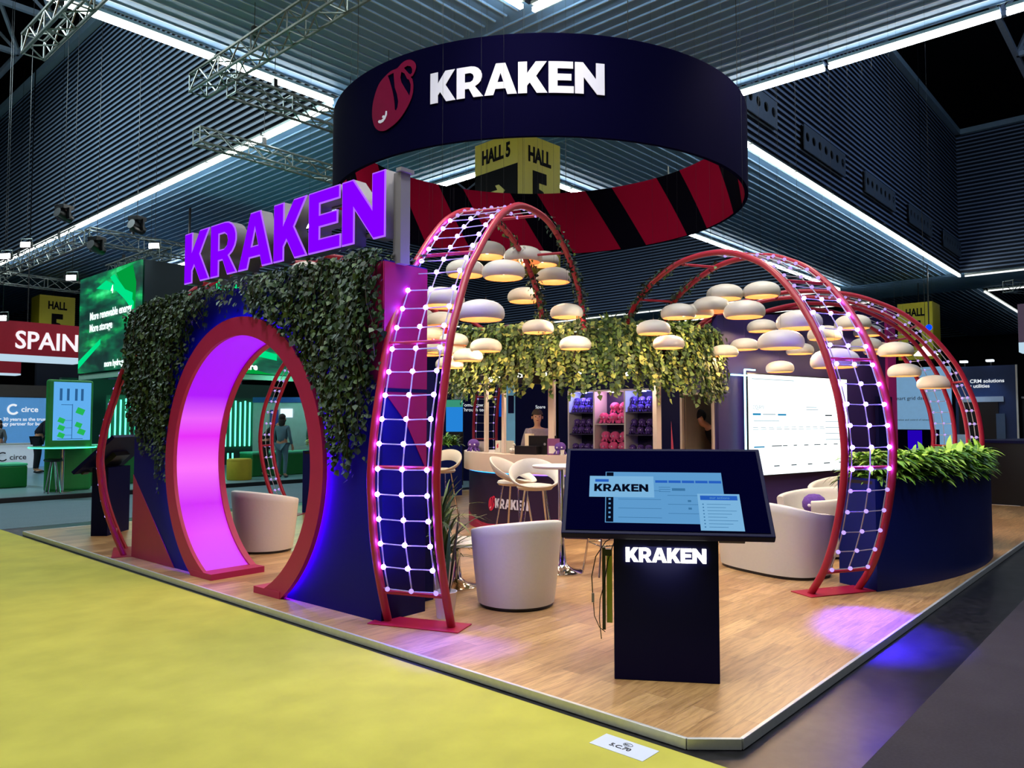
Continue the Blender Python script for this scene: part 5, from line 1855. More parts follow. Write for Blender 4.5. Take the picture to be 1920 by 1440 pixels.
def hall_sign(loc, rz, s, h, label, full=False):
    """square hanging sign; two faces meet at the corner towards the viewer (local -y)"""
    root = empty('hall_sign', loc, rz, label, 'sign', 'yellow HALL 5 hanging signs')
    MB().prism([(0, -s * .707), (s * .707, 0), (0, s * .707), (-s * .707, 0)], -h, 0).build('panel', m_hy, root)
    q = s * .707
    # right face starts at the near corner
    Mr_ = frame((0, -q - .004, -h), (1, 1, 0), (0, 0, 1))
    Ml_ = frame((-q, -.004, -h), (1, -1, 0), (0, 0, 1))
    text_obj('text', 'HALL', s * .34, Mr_ @ Matrix.Translation((s * .5, h - s * .42, 0)), m_hb, root, .01, .017, .66, 'CENTER')
    text_obj('numeral', '5', s * 1.05, Mr_ @ Matrix.Translation((s * .5, h - s * 1.32, 0)), m_hb, root, .01, .055, .80, 'CENTER')
    if full:
        text_obj('text', 'HALL 5', s * .32, Ml_ @ Matrix.Translation((s * .5, h - s * .36, 0)), m_hb, root, .01, .015, .66, 'CENTER')
        MB().box((s * .5, (h - s * .52) / 2, .004), (s * .99, h - s * .52, .008)).xf(Ml_).build('black_panel', m_hb, root)
        poly_obj('arrow', [[(.3 * s, h - .86 * s), (.55 * s, h - .86 * s), (.5 * s, h - .78 * s), (.58 * s, h - .78 * s), (.72 * s, h - .9 * s), (.58 * s, h - 1.02 * s), (.5 * s, h - 1.02 * s), (.55 * s, h - .94 * s), (.3 * s, h - .94 * s)]], .01, lambda p: Ml_ @ Vector((p.x, p.y, .012 + p.z)), m_hy, root)
    MB().bar((0, 0, 0), (0, 0, ceil_z(loc[0], loc[1]) - loc[2]), .03, .03).build('rod', m_black, root)
    return root


VD = math.radians(42 - 90)
hall_sign((11.6, 10.3, 7.32), VD, 1.25, 2.6, 'yellow HALL 5 cube sign hanging in view through the round banner', True)
hall_sign((11.75, 39.4, 7.35), VD, 1.45, 2.4, 'yellow HALL sign above the red SPAIN fascia at left')
hall_sign((38.5, 9.35, 7.0), VD - math.radians(86), 1.45, 2.6, 'yellow HALL sign at the right behind the rear ladder arches')

# ------------------------------------------------------------------ green stand at the back left
m_gfloor = mat('pale_blue_floor', C(112, 142, 150), .35, vary=.1)
struct(MB().box((7.0, 23.0, .05), (19.0, 11.2, .10)).build('floor', m_gfloor))
struct(MB().box((7.0, 17.39, .045), (19.0, .02, .09)).build('trim_4', m_black))
gs = empty('green_stand', (10.2, 22.2, 0), 0, 'overhead block of the green stand with pale green trim above the neon tubes', 'stand')
gs_off = Vector((-10.2, -22.2, 0))
m_dgreen = mat('dark_green_panel', C(8, 62, 52), .5)
m_darkteal = mat('dark_teal_panel', C(10, 34, 46), .5)
struct(MB().box((11.2, 25.0, 1.5), (7.0, .2, 2.8)).build('wall_green_rear', m_dgreen))
MB().box((8.05, 22.2, 2.88), (.1, 4.4, .14)).box((10.2, 20.0, 2.86), (4.4, .1, .14)).xf(Matrix.Translation(gs_off)).build('fascia_trim', mat('pale_green_trim', C(150, 190, 170), .5), gs)
MB().box((10.2, 22.2, 4.36), (4.2, 4.1, 2.9)).xf(Matrix.Translation(gs_off)).build('fascia_core', m_darkteal, gs)
MB().bar((0, 0, 5.8), (0, 0, 7.99), .05, .05).build('rod', m_black, gs)
MB().box((7.9 - 10.2, 20.2 - 22.2, 1.45), (.06, .06, 2.7)).build('column', m_dgreen, gs)


def green_led_mat():
    m = bpy.data.materials.new('green_led_image'); m.use_nodes = True
    nt = m.node_tree; N, L = nt.nodes, nt.links; b = N['Principled BSDF']
    tc = N.new('ShaderNodeTexCoord')
    mp = N.new('ShaderNodeMapping'); mp.inputs['Rotation'].default_value = (0.9, 0.2, 0.5); mp.inputs['Scale'].default_value = (.5, .5, 2.2)
    L.new(tc.outputs['Object'], mp.inputs['Vector'])
    n1 = N.new('ShaderNodeTexNoise'); n1.inputs['Scale'].default_value = 1.1; n1.inputs['Detail'].default_value = 5
    L.new(mp.outputs['Vector'], n1.inputs['Vector'])
    r1 = N.new('ShaderNodeValToRGB'); e = r1.color_ramp.elements
    e[0].position = .40; e[0].color = (0.0, .022, .018, 1); e[1].position = .74; e[1].color = (.05, .9, .28, 1)
    x = e.new(.52); x.color = (0.0, .10, .045, 1); x = e.new(.62); x.color = (0.0, .38, .09, 1)
    L.new(n1.outputs['Fac'], r1.inputs['Fac'])
    vo = N.new('ShaderNodeTexVoronoi'); vo.inputs['Scale'].default_value = 3.2; L.new(tc.outputs['Object'], vo.inputs['Vector'])
    mx = N.new('ShaderNodeMix'); mx.data_type = 'RGBA'; mx.blend_type = 'MULTIPLY'; mx.inputs['Factor'].default_value = .6
    L.new(r1.outputs['Color'], mx.inputs['A']); L.new(vo.outputs['Distance'], mx.inputs['B'])
    L.new(mx.outputs['Result'], b.inputs['Emission Color']); b.inputs['Emission Strength'].default_value = 1.5
    b.inputs['Base Color'].default_value = (.005, .02, .015, 1)
    return m


m_gled = green_led_mat()
m_ray = lights_emit('green_ray', (.0, .75, .24, 1), 1.0)
m_ray2 = lights_emit('green_ray_deep', (.0, .36, .05, 1), .9)
led = empty('green_led_screen', (7.99, 20.0, 3.0), 0, 'tall green LED screen with white slogan hanging left of the gateway ivy', 'screen')
MB().box((-.02, 2.15, 1.38), (.06, 4.3, 2.76)).build('panel', m_gled, led)
def ledp(y, z, off=.0): return Vector((-.055 - off, y, z))
def lray(pts_, m_, nm='light_ray', off=0.0):
    MB().add([ledp(y - 20.0, z - 3.0, off) for y, z in pts_], [tuple(range(len(pts_)))]).build(nm, m_, led)
lray([(23.0, 5.35), (22.3, 5.5), (20.5, 4.6), (20.45, 4.95)], m_ray)
lray([(21.6, 5.62), (20.5, 5.7), (20.25, 5.2), (20.3, 4.5), (20.8, 4.8)], m_ray2, off=-.004)
lray([(22.0, 5.55), (21.7, 5.6), (20.35, 4.7), (20.4, 4.45)], m_ray, off=.004)
lray([(24.28, 3.35), (22.6, 3.9), (22.6, 3.75), (24.28, 3.12)], m_ray)
lray([(21.0, 3.02), (20.1, 3.6), (20.05, 3.02)], m_ray2)
m_wtxt = lights_emit('white_led_text', (.75, 1, .92, 1), 1.6)
Mled = frame((-.065, 3.42, 1.48), (0, -1, 0), (0, 0, 1))
text_obj('lettering', 'More renewable energy', .31, Mled, m_wtxt, led, .004, .006, .98)
text_obj('lettering', 'More storage', .31, Mled @ Matrix.Translation((0, -.34, 0)), m_wtxt, led, .004, .006, .98)
text_obj('lettering', 'more hydrogen', .24, frame((-.065, 2.25, .10), (0, -1, 0), (0, 0, 1)), m_wtxt, led, .004, .006)
text_obj('mark', '4', .3, frame((-.065, 1.9, 2.1), (0, -1, 0), (0, 0, 1)), m_wtxt, led, .004, .01)
led2 = empty('green_led_fascia', (8.1, 19.93, 2.95), 0, 'green LED fascia with white word future seen through the top of the gateway', 'screen')
MB().box((2.05, 0, .55), (4.1, .06, 1.10)).build('panel', m_gled, led2)
for pp, mm in (([(1.9, .95), (3.7, .60), (3.7, .42), (1.5, .75)], m_ray), ([(1.9, .35), (3.6, .0), (2.6, .0), (1.6, .26)], m_ray2), ([(2.3, .02), (1.5, .16), (1.4, .02)], m_ray)):
    MB().add([Vector((x, -.035, z)) for x, z in pp], [(0, 1, 2, 3)[:len(pp)]]).build('light_ray', mm, led2)
text_obj('word', 'future', .26, frame((2.42, -.036, .12), (1, 0, 0), (0, 0, 1)), m_wtxt, led2, .004, .008, 1.05)
gsign = empty('green_sign', (10.25, 19.9, 5.2), 0, 'small green glowing word sign above the ivy below the violet letters', 'sign')
MB().box((.4, .05, .12), (2.4, .04, .42)).build('board', m_black, gsign)
text_obj('text', 'Iberdrola', .30, frame((-.35, .02, .04), (1, 0, 0), (0, 0, 1)), lights_emit('green_text', (0, .8, .25, 1), 1.2), gsign, .01, .0)

m_neon = lights_emit('green_neon', (.10, 1.0, .55, 1), 3.0)
for (x0, x1, n, lb) in ((8.35, 9.2, 7, 'group of vertical green neon tubes left of the gateway wall'), (11.65, 12.8, 8, 'group of vertical green neon tubes seen through the gateway')):
    nr = empty('neon_wall', (x0, 22.9, .8), 0, lb, 'light')
    for k in range(n):
        MB().bar((k * (x1 - x0) / (n - 1), 0, 0), (k * (x1 - x0) / (n - 1), 0, 1.42 + .04 * (k % 2)), .045, .03).build('neon_tube', m_neon, nr)
    MB().box(((x1 - x0) / 2, .06, .7), (x1 - x0 + .2, .04, 1.7)).build('board', m_dgreen, nr)
lamp_light('green_wash', 'POINT', (9.5, 21.0, 2.4), 60, (.1, 1, .5), .3)
lamp_light('green_wash', 'POINT', (5.8, 18.8, 2.2), 22, (.3, 1, .55), .3)
lamp_light('green_wash', 'POINT', (12.0, 19.2, 2.6), 40, (.2, 1, .7), .3)

m_gbench = mat('green_bench', C(12, 110, 46), .5)
tot = empty('info_totem', (5.82, 18.2, .10), 0, 'upright green totem with a pale blue display of green icons', 'display')
MB().box((0, .04, 1.2), (.92, .12, 2.4)).build('body', mat('green_totem', C(40, 150, 70), .5), tot, bevel=.05)
MB().box((.03, -.025, 1.72), (.74, .01, 1.26)).build('display', lights_emit('totem_display', (.12, .42, .85, 1), 1.0), tot)
ic = MB()
for (x, z, s_) in ((-.18, 1.52, .08), (-.18, 1.36, .08), (-.18, 1.2, .08), (.19, 1.72, .10), (.16, 1.42, .08), (.22, 1.27, .09)):
    ic.box((x, -.034, z), (s_ * 1.6, .006, s_ * 1.3), rot=Matrix.Rotation(.4, 3, 'Y'))
ic.build('icon', lights_emit('icon_green', (.02, .5, .10, 1), .9), tot)
ic = MB()
for x in (-.2, -.06, .10, .22): ic.box((x, -.034, 2.08), (.05, .006, .26))
ic.box((.03, -.034, 1.5), (.012, .006, .75)); ic.box((-.08, -.034, 1.86), (.22, .006, .012))
for z in (1.2, 1.36, 1.52): ic.box((-.04, -.034, z), (.14, .006, .008))
ic.box((.0, -.034, 1.12), (.5, .006, .012))
ic.build('diagram', lights_emit('diagram_blue', (.03, .14, .35, 1), .8), tot)
gt = empty('glowing_table', (5.6, 17.9, .10), 0, 'high round table with a glowing green rim in front of the totem', 'table')
MB().lathe([(.001, .93), (.60, .93), (.62, .95), (.60, .97), (.001, .97)], n=40).build('tabletop', mat('green_glass_top', C(40, 160, 90), .2), gt, True)
gr_ = MB(); gr_.tube([(.62 * math.cos(t), .62 * math.sin(t), .95) for t in [2 * PI * i / 40 for i in range(40)]], .014, 6, closed=True)
gr_.build('glow_rim', lights_emit('green_rim', (.05, 1, .35, 1), 3.5), gt)
MB().lathe([(.001, 0), (.25, 0), (.25, .02), (.04, .04), (.04, .93), (.001, .93)], n=24).build('pedestal', m_chrome, gt, True)
for k, (x, lb) in enumerate(((5.38, 'chrome bar stool with black seat at the glowing green table'),)):
    st_ = empty('chrome_stool', (x, 17.75, .10), 0, lb, 'stool')
    MB().lathe([(.001, .66), (.16, .66), (.18, .69), (.16, .72), (.001, .72)], n=20).build('seat', m_black, st_, True)
    for a in range(4):
        t = PI / 4 + a * PI / 2
        MB().tube([(.05 * math.cos(t), .05 * math.sin(t), .66), (.16 * math.cos(t), .16 * math.sin(t), 0)], .015, 6).build('leg', m_chrome, st_)
for (x0, x1, y, h_, m_, nm, lb, ct_) in ((4.3, 5.5, 19.9, .55, m_gbench, 'green_bench', 'low green bench block left of the totem', 'bench'),
                                     (5.9, 7.6, 19.2, .95, m_gbench, 'green_counter', 'green counter block right of the totem, behind the dark kiosk', 'counter'),
                                     (10.55, 12.6, 19.0, .66, m_gbench, 'green_bench', 'long green bench seen through the gateway right of the yellow pouf', 'bench'),
                                     (8.6, 9.6, 21.2, .6, m_gbench, 'green_bench', 'green bench at the foot of the neon tubes, left of the gateway wall', 'bench')):
    g_ = empty(nm, (x0, y, .10), 0, lb, ct_)
    MB().box(((x1 - x0) / 2, .3, h_ / 2 - .03), (x1 - x0, .7, h_ - .06)).build('body', m_, g_, bevel=.03)
    MB().box(((x1 - x0) / 2, .3, h_ - .03), (x1 - x0, .72, .06)).build('cushion', mat('mint_top', C(90, 200, 160), .5), g_, bevel=.02)
yp = empty('yellow_pouf', (9.83, 18.3, .10), 0, 'round mustard yellow pouf seen through the gateway', 'pouf')
MB().lathe([(.001, 0), (.29, 0), (.31, .03), (.31, .50), (.29, .54), (.001, .545)], n=32).build('body', mat('mustard', C(178, 160, 30), .7), yp, True)
MB().lathe([(.312, .50), (.316, .505), (.312, .51)], n=32).build('piping', mat('mustard', C(178, 160, 30)), yp)
for k in range(4):
    tb = empty('neon_stub', (9.62 + k * .13, 19.0, .10), 0, 'short green neon stub behind the yellow pouf', 'light', 'neon stubs behind the pouf')
    MB().bar((0, 0, 0), (0, 0, .66), .03, .03).build('tube', m_neon, tb)

# red fascia booth and pale blue booth behind it
m_redf = mat('spanish_red', C(176, 18, 44), .5, vary=.08)
spn = empty('red_fascia', (5.0, 30.0, 3.9), 0, 'red overhead fascia with white SPAIN lettering at the left edge', 'sign')
MB().box((2.475, .5, .57), (4.95, 1.0, 1.15)).build('box', m_redf, spn)
MB().box((2.475, .5, -.10), (4.95, 1.0, .18)).build('light_box', lights_emit('pale_light_box', (.55, .75, .9, 1), .9), spn)
text_obj('lettering', 'SPAIN', .86, frame((2.80, -.02, .22), (1, 0, 0), (0, 0, 1)), lights_emit('white_letters', (.95, .9, .95, 1), 1.0), spn, .04, .012, .88)
MB().bar((1, .5, 1.1), (1, .5, 10.35), .03, .03).bar((3.3, .5, 1.1), (3.3, .5, 10.35), .03, .03).build('rod', m_black, spn)
sp2 = empty('red_fascia', (5.5, 29.0, 3.2), 0, 'small lower red fascia at the very left edge', 'sign')
MB().box((1.15, .5, .2), (2.3, .6, .38)).build('box', m_redf, sp2)
MB().box((1.15, .5, -.03), (2.3, .6, .05)).build('light_box', lights_emit('pale_light_box', (.55, .75, .9, 1), .9), sp2)
cw = empty('blue_wall', (6.5, 29.4, 0), 0, 'pale blue lit booth wall with white round logo and text behind the standing man', 'wall panel')
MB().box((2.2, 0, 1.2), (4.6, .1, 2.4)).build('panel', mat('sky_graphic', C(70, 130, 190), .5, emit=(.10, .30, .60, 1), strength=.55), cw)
MB().box((2.2, 0, 2.62), (4.6, .14, .40)).build('header', mat('taupe_header', C(70, 60, 56), .6), cw)
m_wt = lights_emit('white_print_lit', (.9, .95, 1, 1), .9)
mbx = MB(); mbx.tube([(1.15 + .15 * math.cos(t), -.07, 2.0 + .15 * math.sin(t)) for t in [PI * .3 + 1.5 * PI * i / 20 for i in range(21)]], .035, 6); mbx.build('logo_ring', m_wt, cw)
text_obj('logo_text', 'circe', .26, frame((1.38, -.06, 1.92), (1, 0, 0), (0, 0, 1)), m_wt, cw, .005, .004)
text_obj('lettering', 'Over 30 years as the trusted\ntechnology partner for businesses', .155, frame((1.4, -.06, 1.62), (1, 0, 0), (0, 0, 1)), m_wt, cw, .005, .002, align='CENTER')
cd_ = empty('reception_desk', (6.7, 28.3, 0), 0, 'white reception desk with dark logo text at the left edge', 'desk')
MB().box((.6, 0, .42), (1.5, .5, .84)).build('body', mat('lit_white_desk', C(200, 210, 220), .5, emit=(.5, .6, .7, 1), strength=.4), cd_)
MB().box((.6, 0, .87), (1.56, .56, .05)).build('top', m_white_pl, cd_)
text_obj('logo_text', 'circe', .24, frame((.55, -.26, .38), (1, 0, 0), (0, 0, 1)), m_ink, cd_, .005, .002)
MB().tube([(.36 + .13 * math.cos(t), -.27, .48 + .13 * math.sin(t)) for t in [PI * .3 + 1.5 * PI * i / 20 for i in range(21)]], .02, 6).build('logo_ring', m_ink, cd_)
pw_ = empty('grey_partition', (12.0, 31.5, 0), math.radians(-48), 'tall blue grey partition behind the violet letters at left', 'wall panel')
MB().box((2.0, 0, 3.8), (5.2, .2, 7.6)).build('panel', mat('slate_blue_panel', C(66, 98, 116), .6, vary=.15, nscale=.6), pw_)
MB().bar((.2, -.12, 6.0), (.8, -.12, 5.95), .04, .04).bar((1.4, -.12, 5.95), (2.2, -.12, 5.9), .04, .04).build('tube_light', m_tube2, pw_)
bk_ = empty('dark_booth', (9.95, 32.6, 0), 0, 'dark unlit booth wall between the red fascia and the green screen', 'wall panel')
MB().box((3.5, .2, 2.5), (8.4, .2, 5.0)).build('panel', m_dark, bk_)
MB().box((3.5, .08, 5.02), (8.4, .3, .06)).build('cap', m_black, bk_)

# grey and blue booth beyond, seen through the gateway right part
gb_ = empty('pale_booth', (11.7, 20.6, 0), math.radians(-48), 'pale grey booth wall with small lit screen behind the people in the gateway', 'wall panel')
MB().box((1.3, .6, 1.15), (3.4, .1, 2.3)).build('panel', mat('pale_grey_wall', C(170, 168, 180), .6), gb_)
MB().box((1.3, .53, 2.25), (3.4, .05, .16)).build('blue_band', mat('blue_band', C(30, 60, 150), .5), gb_)
MB().box((.62, .53, 1.85), (.36, .04, .26)).build('lit_panel', lights_emit('lit_panel', (.7, .95, 1, 1), 1.3), gb_)
MB().box((.25, .53, 1.7), (.24, .04, .5)).build('poster', mat('indigo_poster', C(60, 50, 150), .5), gb_)

# booths behind the bar
nb = empty('navy_booth', (13.4, 15.2, 0), math.radians(-48), 'navy booth wall with small white lettering seen behind the bar counter', 'wall panel')
MB().box((2.2, .4, 1.7), (5.6, .1, 3.4)).build('panel', m_navy2, nb)
text_obj('lettering', 'Tomorrow\nThrough tech', .13, frame((.95, .33, 2.0), (1, 0, 0), (0, 0, 1)), m_wt, nb, .004)
text_obj('lettering', 'Spare\nidle', .12, frame((2.95, .33, 1.95), (1, 0, 0), (0, 0, 1)), m_wt, nb, .004)
text_obj('lettering', 'new network', .12, frame((.35, .33, 2.62), (1, 0, 0), (0, 0, 1)), m_wt, nb, .004)
MB().box((2.05, .33, 2.2), (.16, .02, .95)).build('blue_light', lights_emit('deep_blue_glow', (.0, .06, .45, 1), .8), nb)
sc_ = empty('booth_screen', (13.25, 13.9, 0), math.radians(-48), 'small booth screen with a green and blue landscape left of the rear red arch', 'screen')
MB().box((.0, 0, 1.65), (.42, .04, .62)).build('display', lights_emit('landscape_blue', (.02, .25, .75, 1), .9), sc_)
MB().box((0, -.002, 2.05), (.42, .05, .18)).build('green_top', lights_emit('landscape_green', (.05, .35, .22, 1), .8), sc_)
MB().box((.12, .0, 2.28), (.30, .05, .26)).build('header', mat('pale_header', C(160, 170, 190), .5), sc_)
MB().box((0, .04, 1.0), (.44, .06, 2.0)).build('stand', m_black, sc_)
lb_ = empty('light_blue_panel', (13.3, 12.1, 0), math.radians(-48), 'tall light blue display panel between the thin counter posts', 'wall panel')
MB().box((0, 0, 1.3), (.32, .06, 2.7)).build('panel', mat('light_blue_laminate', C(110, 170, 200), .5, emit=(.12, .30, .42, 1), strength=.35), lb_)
MB().box((.06, -.035, 2.0), (.14, .01, .42)).build('dark_print', m_navy2, lb_)

# booths at the right
rw = empty('pale_blue_booth', (23.2, 4.85, 0), 0, 'pale blue lit booth wall behind the narrow rear arch', 'wall panel')
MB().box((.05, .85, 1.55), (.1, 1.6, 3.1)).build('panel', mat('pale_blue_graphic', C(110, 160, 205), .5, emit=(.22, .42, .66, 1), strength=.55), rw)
MB().box((-.02, 1.0, .7), (.06, 1.3, 1.35)).build('video_wall', m_glass, rw)
MB().box((-.06, .95, .75), (.02, .36, 1.2)).build('violet_image', lights_emit('violet_image', (.02, .0, .55, 1), .8), rw)
text_obj('lettering', 'smart grid data', .14, frame((-.01, 1.5, 2.2), (0, -1, 0), (0, 0, 1)), m_navy2, rw, .004)
text_obj('lettering', 'operation and control of networks', .07, frame((-.01, 1.5, 1.62), (0, -1, 0), (0, 0, 1)), m_navy2, rw, .004)
rw2 = empty('navy_blue_booth', (23.15, 3.4, 0), 0, 'dark blue booth wall with white text and spotlights at right', 'wall panel')
MB().box((.05, .68, 1.53), (.1, 1.40, 3.06)).build('panel', mat('royal_navy', C(14, 44, 92), .5), rw2)
MB().box((-.02, .85, 1.05), (.08, .9, 2.1)).build('niche', m_black, rw2)
MB().bar((-.03, -.02, 0), (-.03, -.02, 3.06), .04, .04).build('edge_post', m_white_pl, rw2)
MB().box((-.02, .80, 2.18), (.06, 1.05, .14)).build('shelf_line', mat('pale_header', C(160, 170, 190)), rw2)
text_obj('lettering', '& CRM solutions\nfor utilities', .13, frame((-.01, 1.15, 2.62), (0, -1, 0), (0, 0, 1)), m_wt, rw2, .004, .002)
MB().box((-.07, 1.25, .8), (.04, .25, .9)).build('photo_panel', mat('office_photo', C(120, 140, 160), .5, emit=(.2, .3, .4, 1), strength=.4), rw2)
MB().box((-.05, .35, 1.2), (.04, .2, 1.2)).build('leaflets', mat('grey_leaflet', C(70, 90, 120), .5), rw2)
for y in (4.55, 3.95):
    sl = empty('booth_spotlight', (23.22, y, 3.16), 0, 'small spotlight on top of the dark blue booth wall', 'light', 'spotlights on the dark blue booth wall')
    MB().box((-.12, 0, .03), (.20, .16, .05)).build('lamp_head', lights_emit('spot_head', (.8, .9, 1, 1), 2.5), sl)
    MB().bar((0, 0, -.1), (0, 0, .04), .03, .03).build('arm', m_black, sl)
    lamp_light('booth_spot', 'SPOT', (22.6, y, 3.1), 30, (.5, .75, 1), .1, (23.2, y, 1.5), 70, .9)
lp = empty('glowing_lamp', (22.2, 5.25, 3.35), 0, 'small bright cone lamp above the pale blue booth', 'lamp')
MB().lathe([(.05, .25), (.30, 0), (.001, -.02)], n=16).build('shade', lights_emit('cone_lamp', (1, .95, .85, 1), 2.2), lp)
MB().bar((0, 0, .2), (0, 0, 14.25 - 3.35), .01, .01).build('cable', m_black, lp)
db = empty('dark_display_booth', (23.6, 3.0, 0), 0, 'dark booth with rows of white text at the right edge', 'wall panel')
MB().box((.05, -.2, 1.1), (.1, 1.1, 2.2)).build('panel', mat('charcoal_wall', C(22, 34, 40), .5), db)
MB().box((0, -.2, 2.22), (.12, 1.1, .05)).build('top_trim', m_white_pl, db)
for k, (z, w_) in enumerate(((1.7, .5), (1.55, .42), (1.48, .3), (1.2, .35), (1.0, .3))):
    MB().box((-.03, .05 - w_ / 2 + .1, z), (.02, w_, .035)).build('text_line', m_wt, db)
bt2 = empty('black_counter', (17.2, 2.0, 0), math.radians(-15), 'long black counter at the far right behind the planters', 'counter')
MB().box((1.6, .6, .60), (4.6, .9, 1.20)).build('body', m_black, bt2)
MB().box((1.6, .6, 1.22), (4.7, 1.0, .05)).build('top', m_navy2, bt2)
wt_ = empty('white_trestle_table', (16.55, 1.62, 0), math.radians(-48), 'white trestle table leg and top at the right edge before the black counter', 'table')
MB().box((.5, 0, .70), (1.0, .4, .03)).build('tabletop', m_white_pl, wt_)
MB().bar((.06, 0, .0), (.06, 0, .69), .04, .04).bar((.06, 0, .4), (.4, 0, .68), .03, .03).build('trestle', m_white_pl, wt_)
eb = empty('hanging_sign_box', (23.7, 2.9, 3.4), 0, 'pale pink and white hanging sign box cut by the right edge', 'sign')
MB().box((0, 0, .75), (.6, .9, 1.0)).build('box', mat('pale_pink_panel', C(150, 120, 150), .6), eb)
MB().box((0, 0, .12), (.6, .9, .25)).build('light_box', lights_emit('pale_light_box', (.55, .75, .9, 1), .9), eb)
MB().bar((0, 0, 1.2), (0, 0, 10.88), .03, .03).build('rod', m_black, eb)
bl = empty('blue_stage_light', (34.0, 7.9, 5.4), 0, 'deep blue stage light glowing in the dark at right', 'light')
MB().sphere((0, 0, 0), .12).build('lens', lights_emit('blue_stage', (0, .02, 1, 1), 4), bl)
MB().bar((0, 0, .1), (0, 0, 2.64), .04, .04).build('stem', m_black, bl)
cam_s = empty('ceiling_camera', (16.5, 9.6, 7.6), math.radians(30), 'small white camera on a bracket under the right ceiling band', 'camera')
MB().box((0, 0, 0), (.30, .12, .12)).build('body', m_white_pl, cam_s)
MB().bar((0, 0, .05), (0, 0, .4), .03, .03).build('bracket', m_white_pl, cam_s)

# ------------------------------------------------------------------ people
def skin_mesh(name, joints, edges, root, mats, parent=None, sub=1, extra=None):
    names = list(joints)
    me = bpy.data.meshes.new('skel')
    me.from_pydata([joints[k][0] for k in names], [(names.index(a), names.index(b)) for a, b in edges], [])
    o_ = bpy.data.objects.new('skel', me)
    COL.objects.link(o_)
    md = o_.modifiers.new('skin', 'SKIN'); md.use_smooth_shade = True
    sv = me.skin_vertices[0].data if me.skin_vertices else None
    if sv is None:
        raise RuntimeError('no skin layer')
    for i, k in enumerate(names):
        r_ = joints[k][1]
        sv[i].radius = (r_, r_) if not isinstance(r_, tuple) else r_
        sv[i].use_root = (k == root)
    ss = o_.modifiers.new('sub', 'SUBSURF'); ss.levels = sub; ss.render_levels = sub
    dg = bpy.context.evaluated_depsgraph_get(); dg.update()
    m2 = bpy.data.meshes.new_from_object(o_.evaluated_get(dg))
    bpy.data.objects.remove(o_)
    mb = MB(); mb.keepn = True
    mb.add([tuple(v.co) for v in m2.vertices], [tuple(f.vertices) for f in m2.polygons])
    bpy.data.meshes.remove(m2)
    if extra: mb.add(extra.v, extra.f)
    return mb.build(name, mats, parent, True)


BASE = {
    'pelvis': ((0, 0, .95), .125), 'spine': ((0, 0, 1.13), .115), 'chest': ((0, 0, 1.32), .135), 'necklow': ((0, 0, 1.46), .055), 'neck': ((0, -.01, 1.52), .05),
    'jaw': ((0, -.025, 1.575), .065), 'skull': ((0, -.01, 1.65), .088), 'crown': ((0, 0, 1.71), .065),
    'shL': ((-.17, 0, 1.40), .058), 'elL': ((-.24, .02, 1.13), .042), 'wrL': ((-.25, -.10, .90), .028), 'paL': ((-.25, -.13, .83), .032),
    'shR': ((.17, 0, 1.40), .058), 'elR': ((.24, .02, 1.13), .042), 'wrR': ((.25, -.10, .90), .028), 'paR': ((.25, -.13, .83), .032),
    'hipL': ((-.09, 0, .88), .095), 'knL': ((-.10, -.02, .50), .06), 'anL': ((-.10, .02, .10), .04), 'toL': ((-.10, -.13, .035), .035),
    'hipR': ((.09, 0, .88), .095), 'knR': ((.10, -.02, .50), .06), 'anR': ((.10, .02, .10), .04), 'toR': ((.10, -.13, .035), .035),
}
EDG = [('pelvis', 'spine'), ('spine', 'chest'), ('chest', 'necklow'), ('necklow', 'neck'), ('neck', 'jaw'), ('jaw', 'skull'), ('skull', 'crown'),
       ('chest', 'shL'), ('shL', 'elL'), ('elL', 'wrL'), ('wrL', 'paL'), ('chest', 'shR'), ('shR', 'elR'), ('elR', 'wrR'), ('wrR', 'paR'),
       ('pelvis', 'hipL'), ('hipL', 'knL'), ('knL', 'anL'), ('anL', 'toL'), ('pelvis', 'hipR'), ('hipR', 'knR'), ('knR', 'anR'), ('anR', 'toR')]
m_skin = mat('skin', C(196, 142, 112), .55, vary=.05)
m_hair_d = mat('dark_hair', C(26, 20, 18), .7)


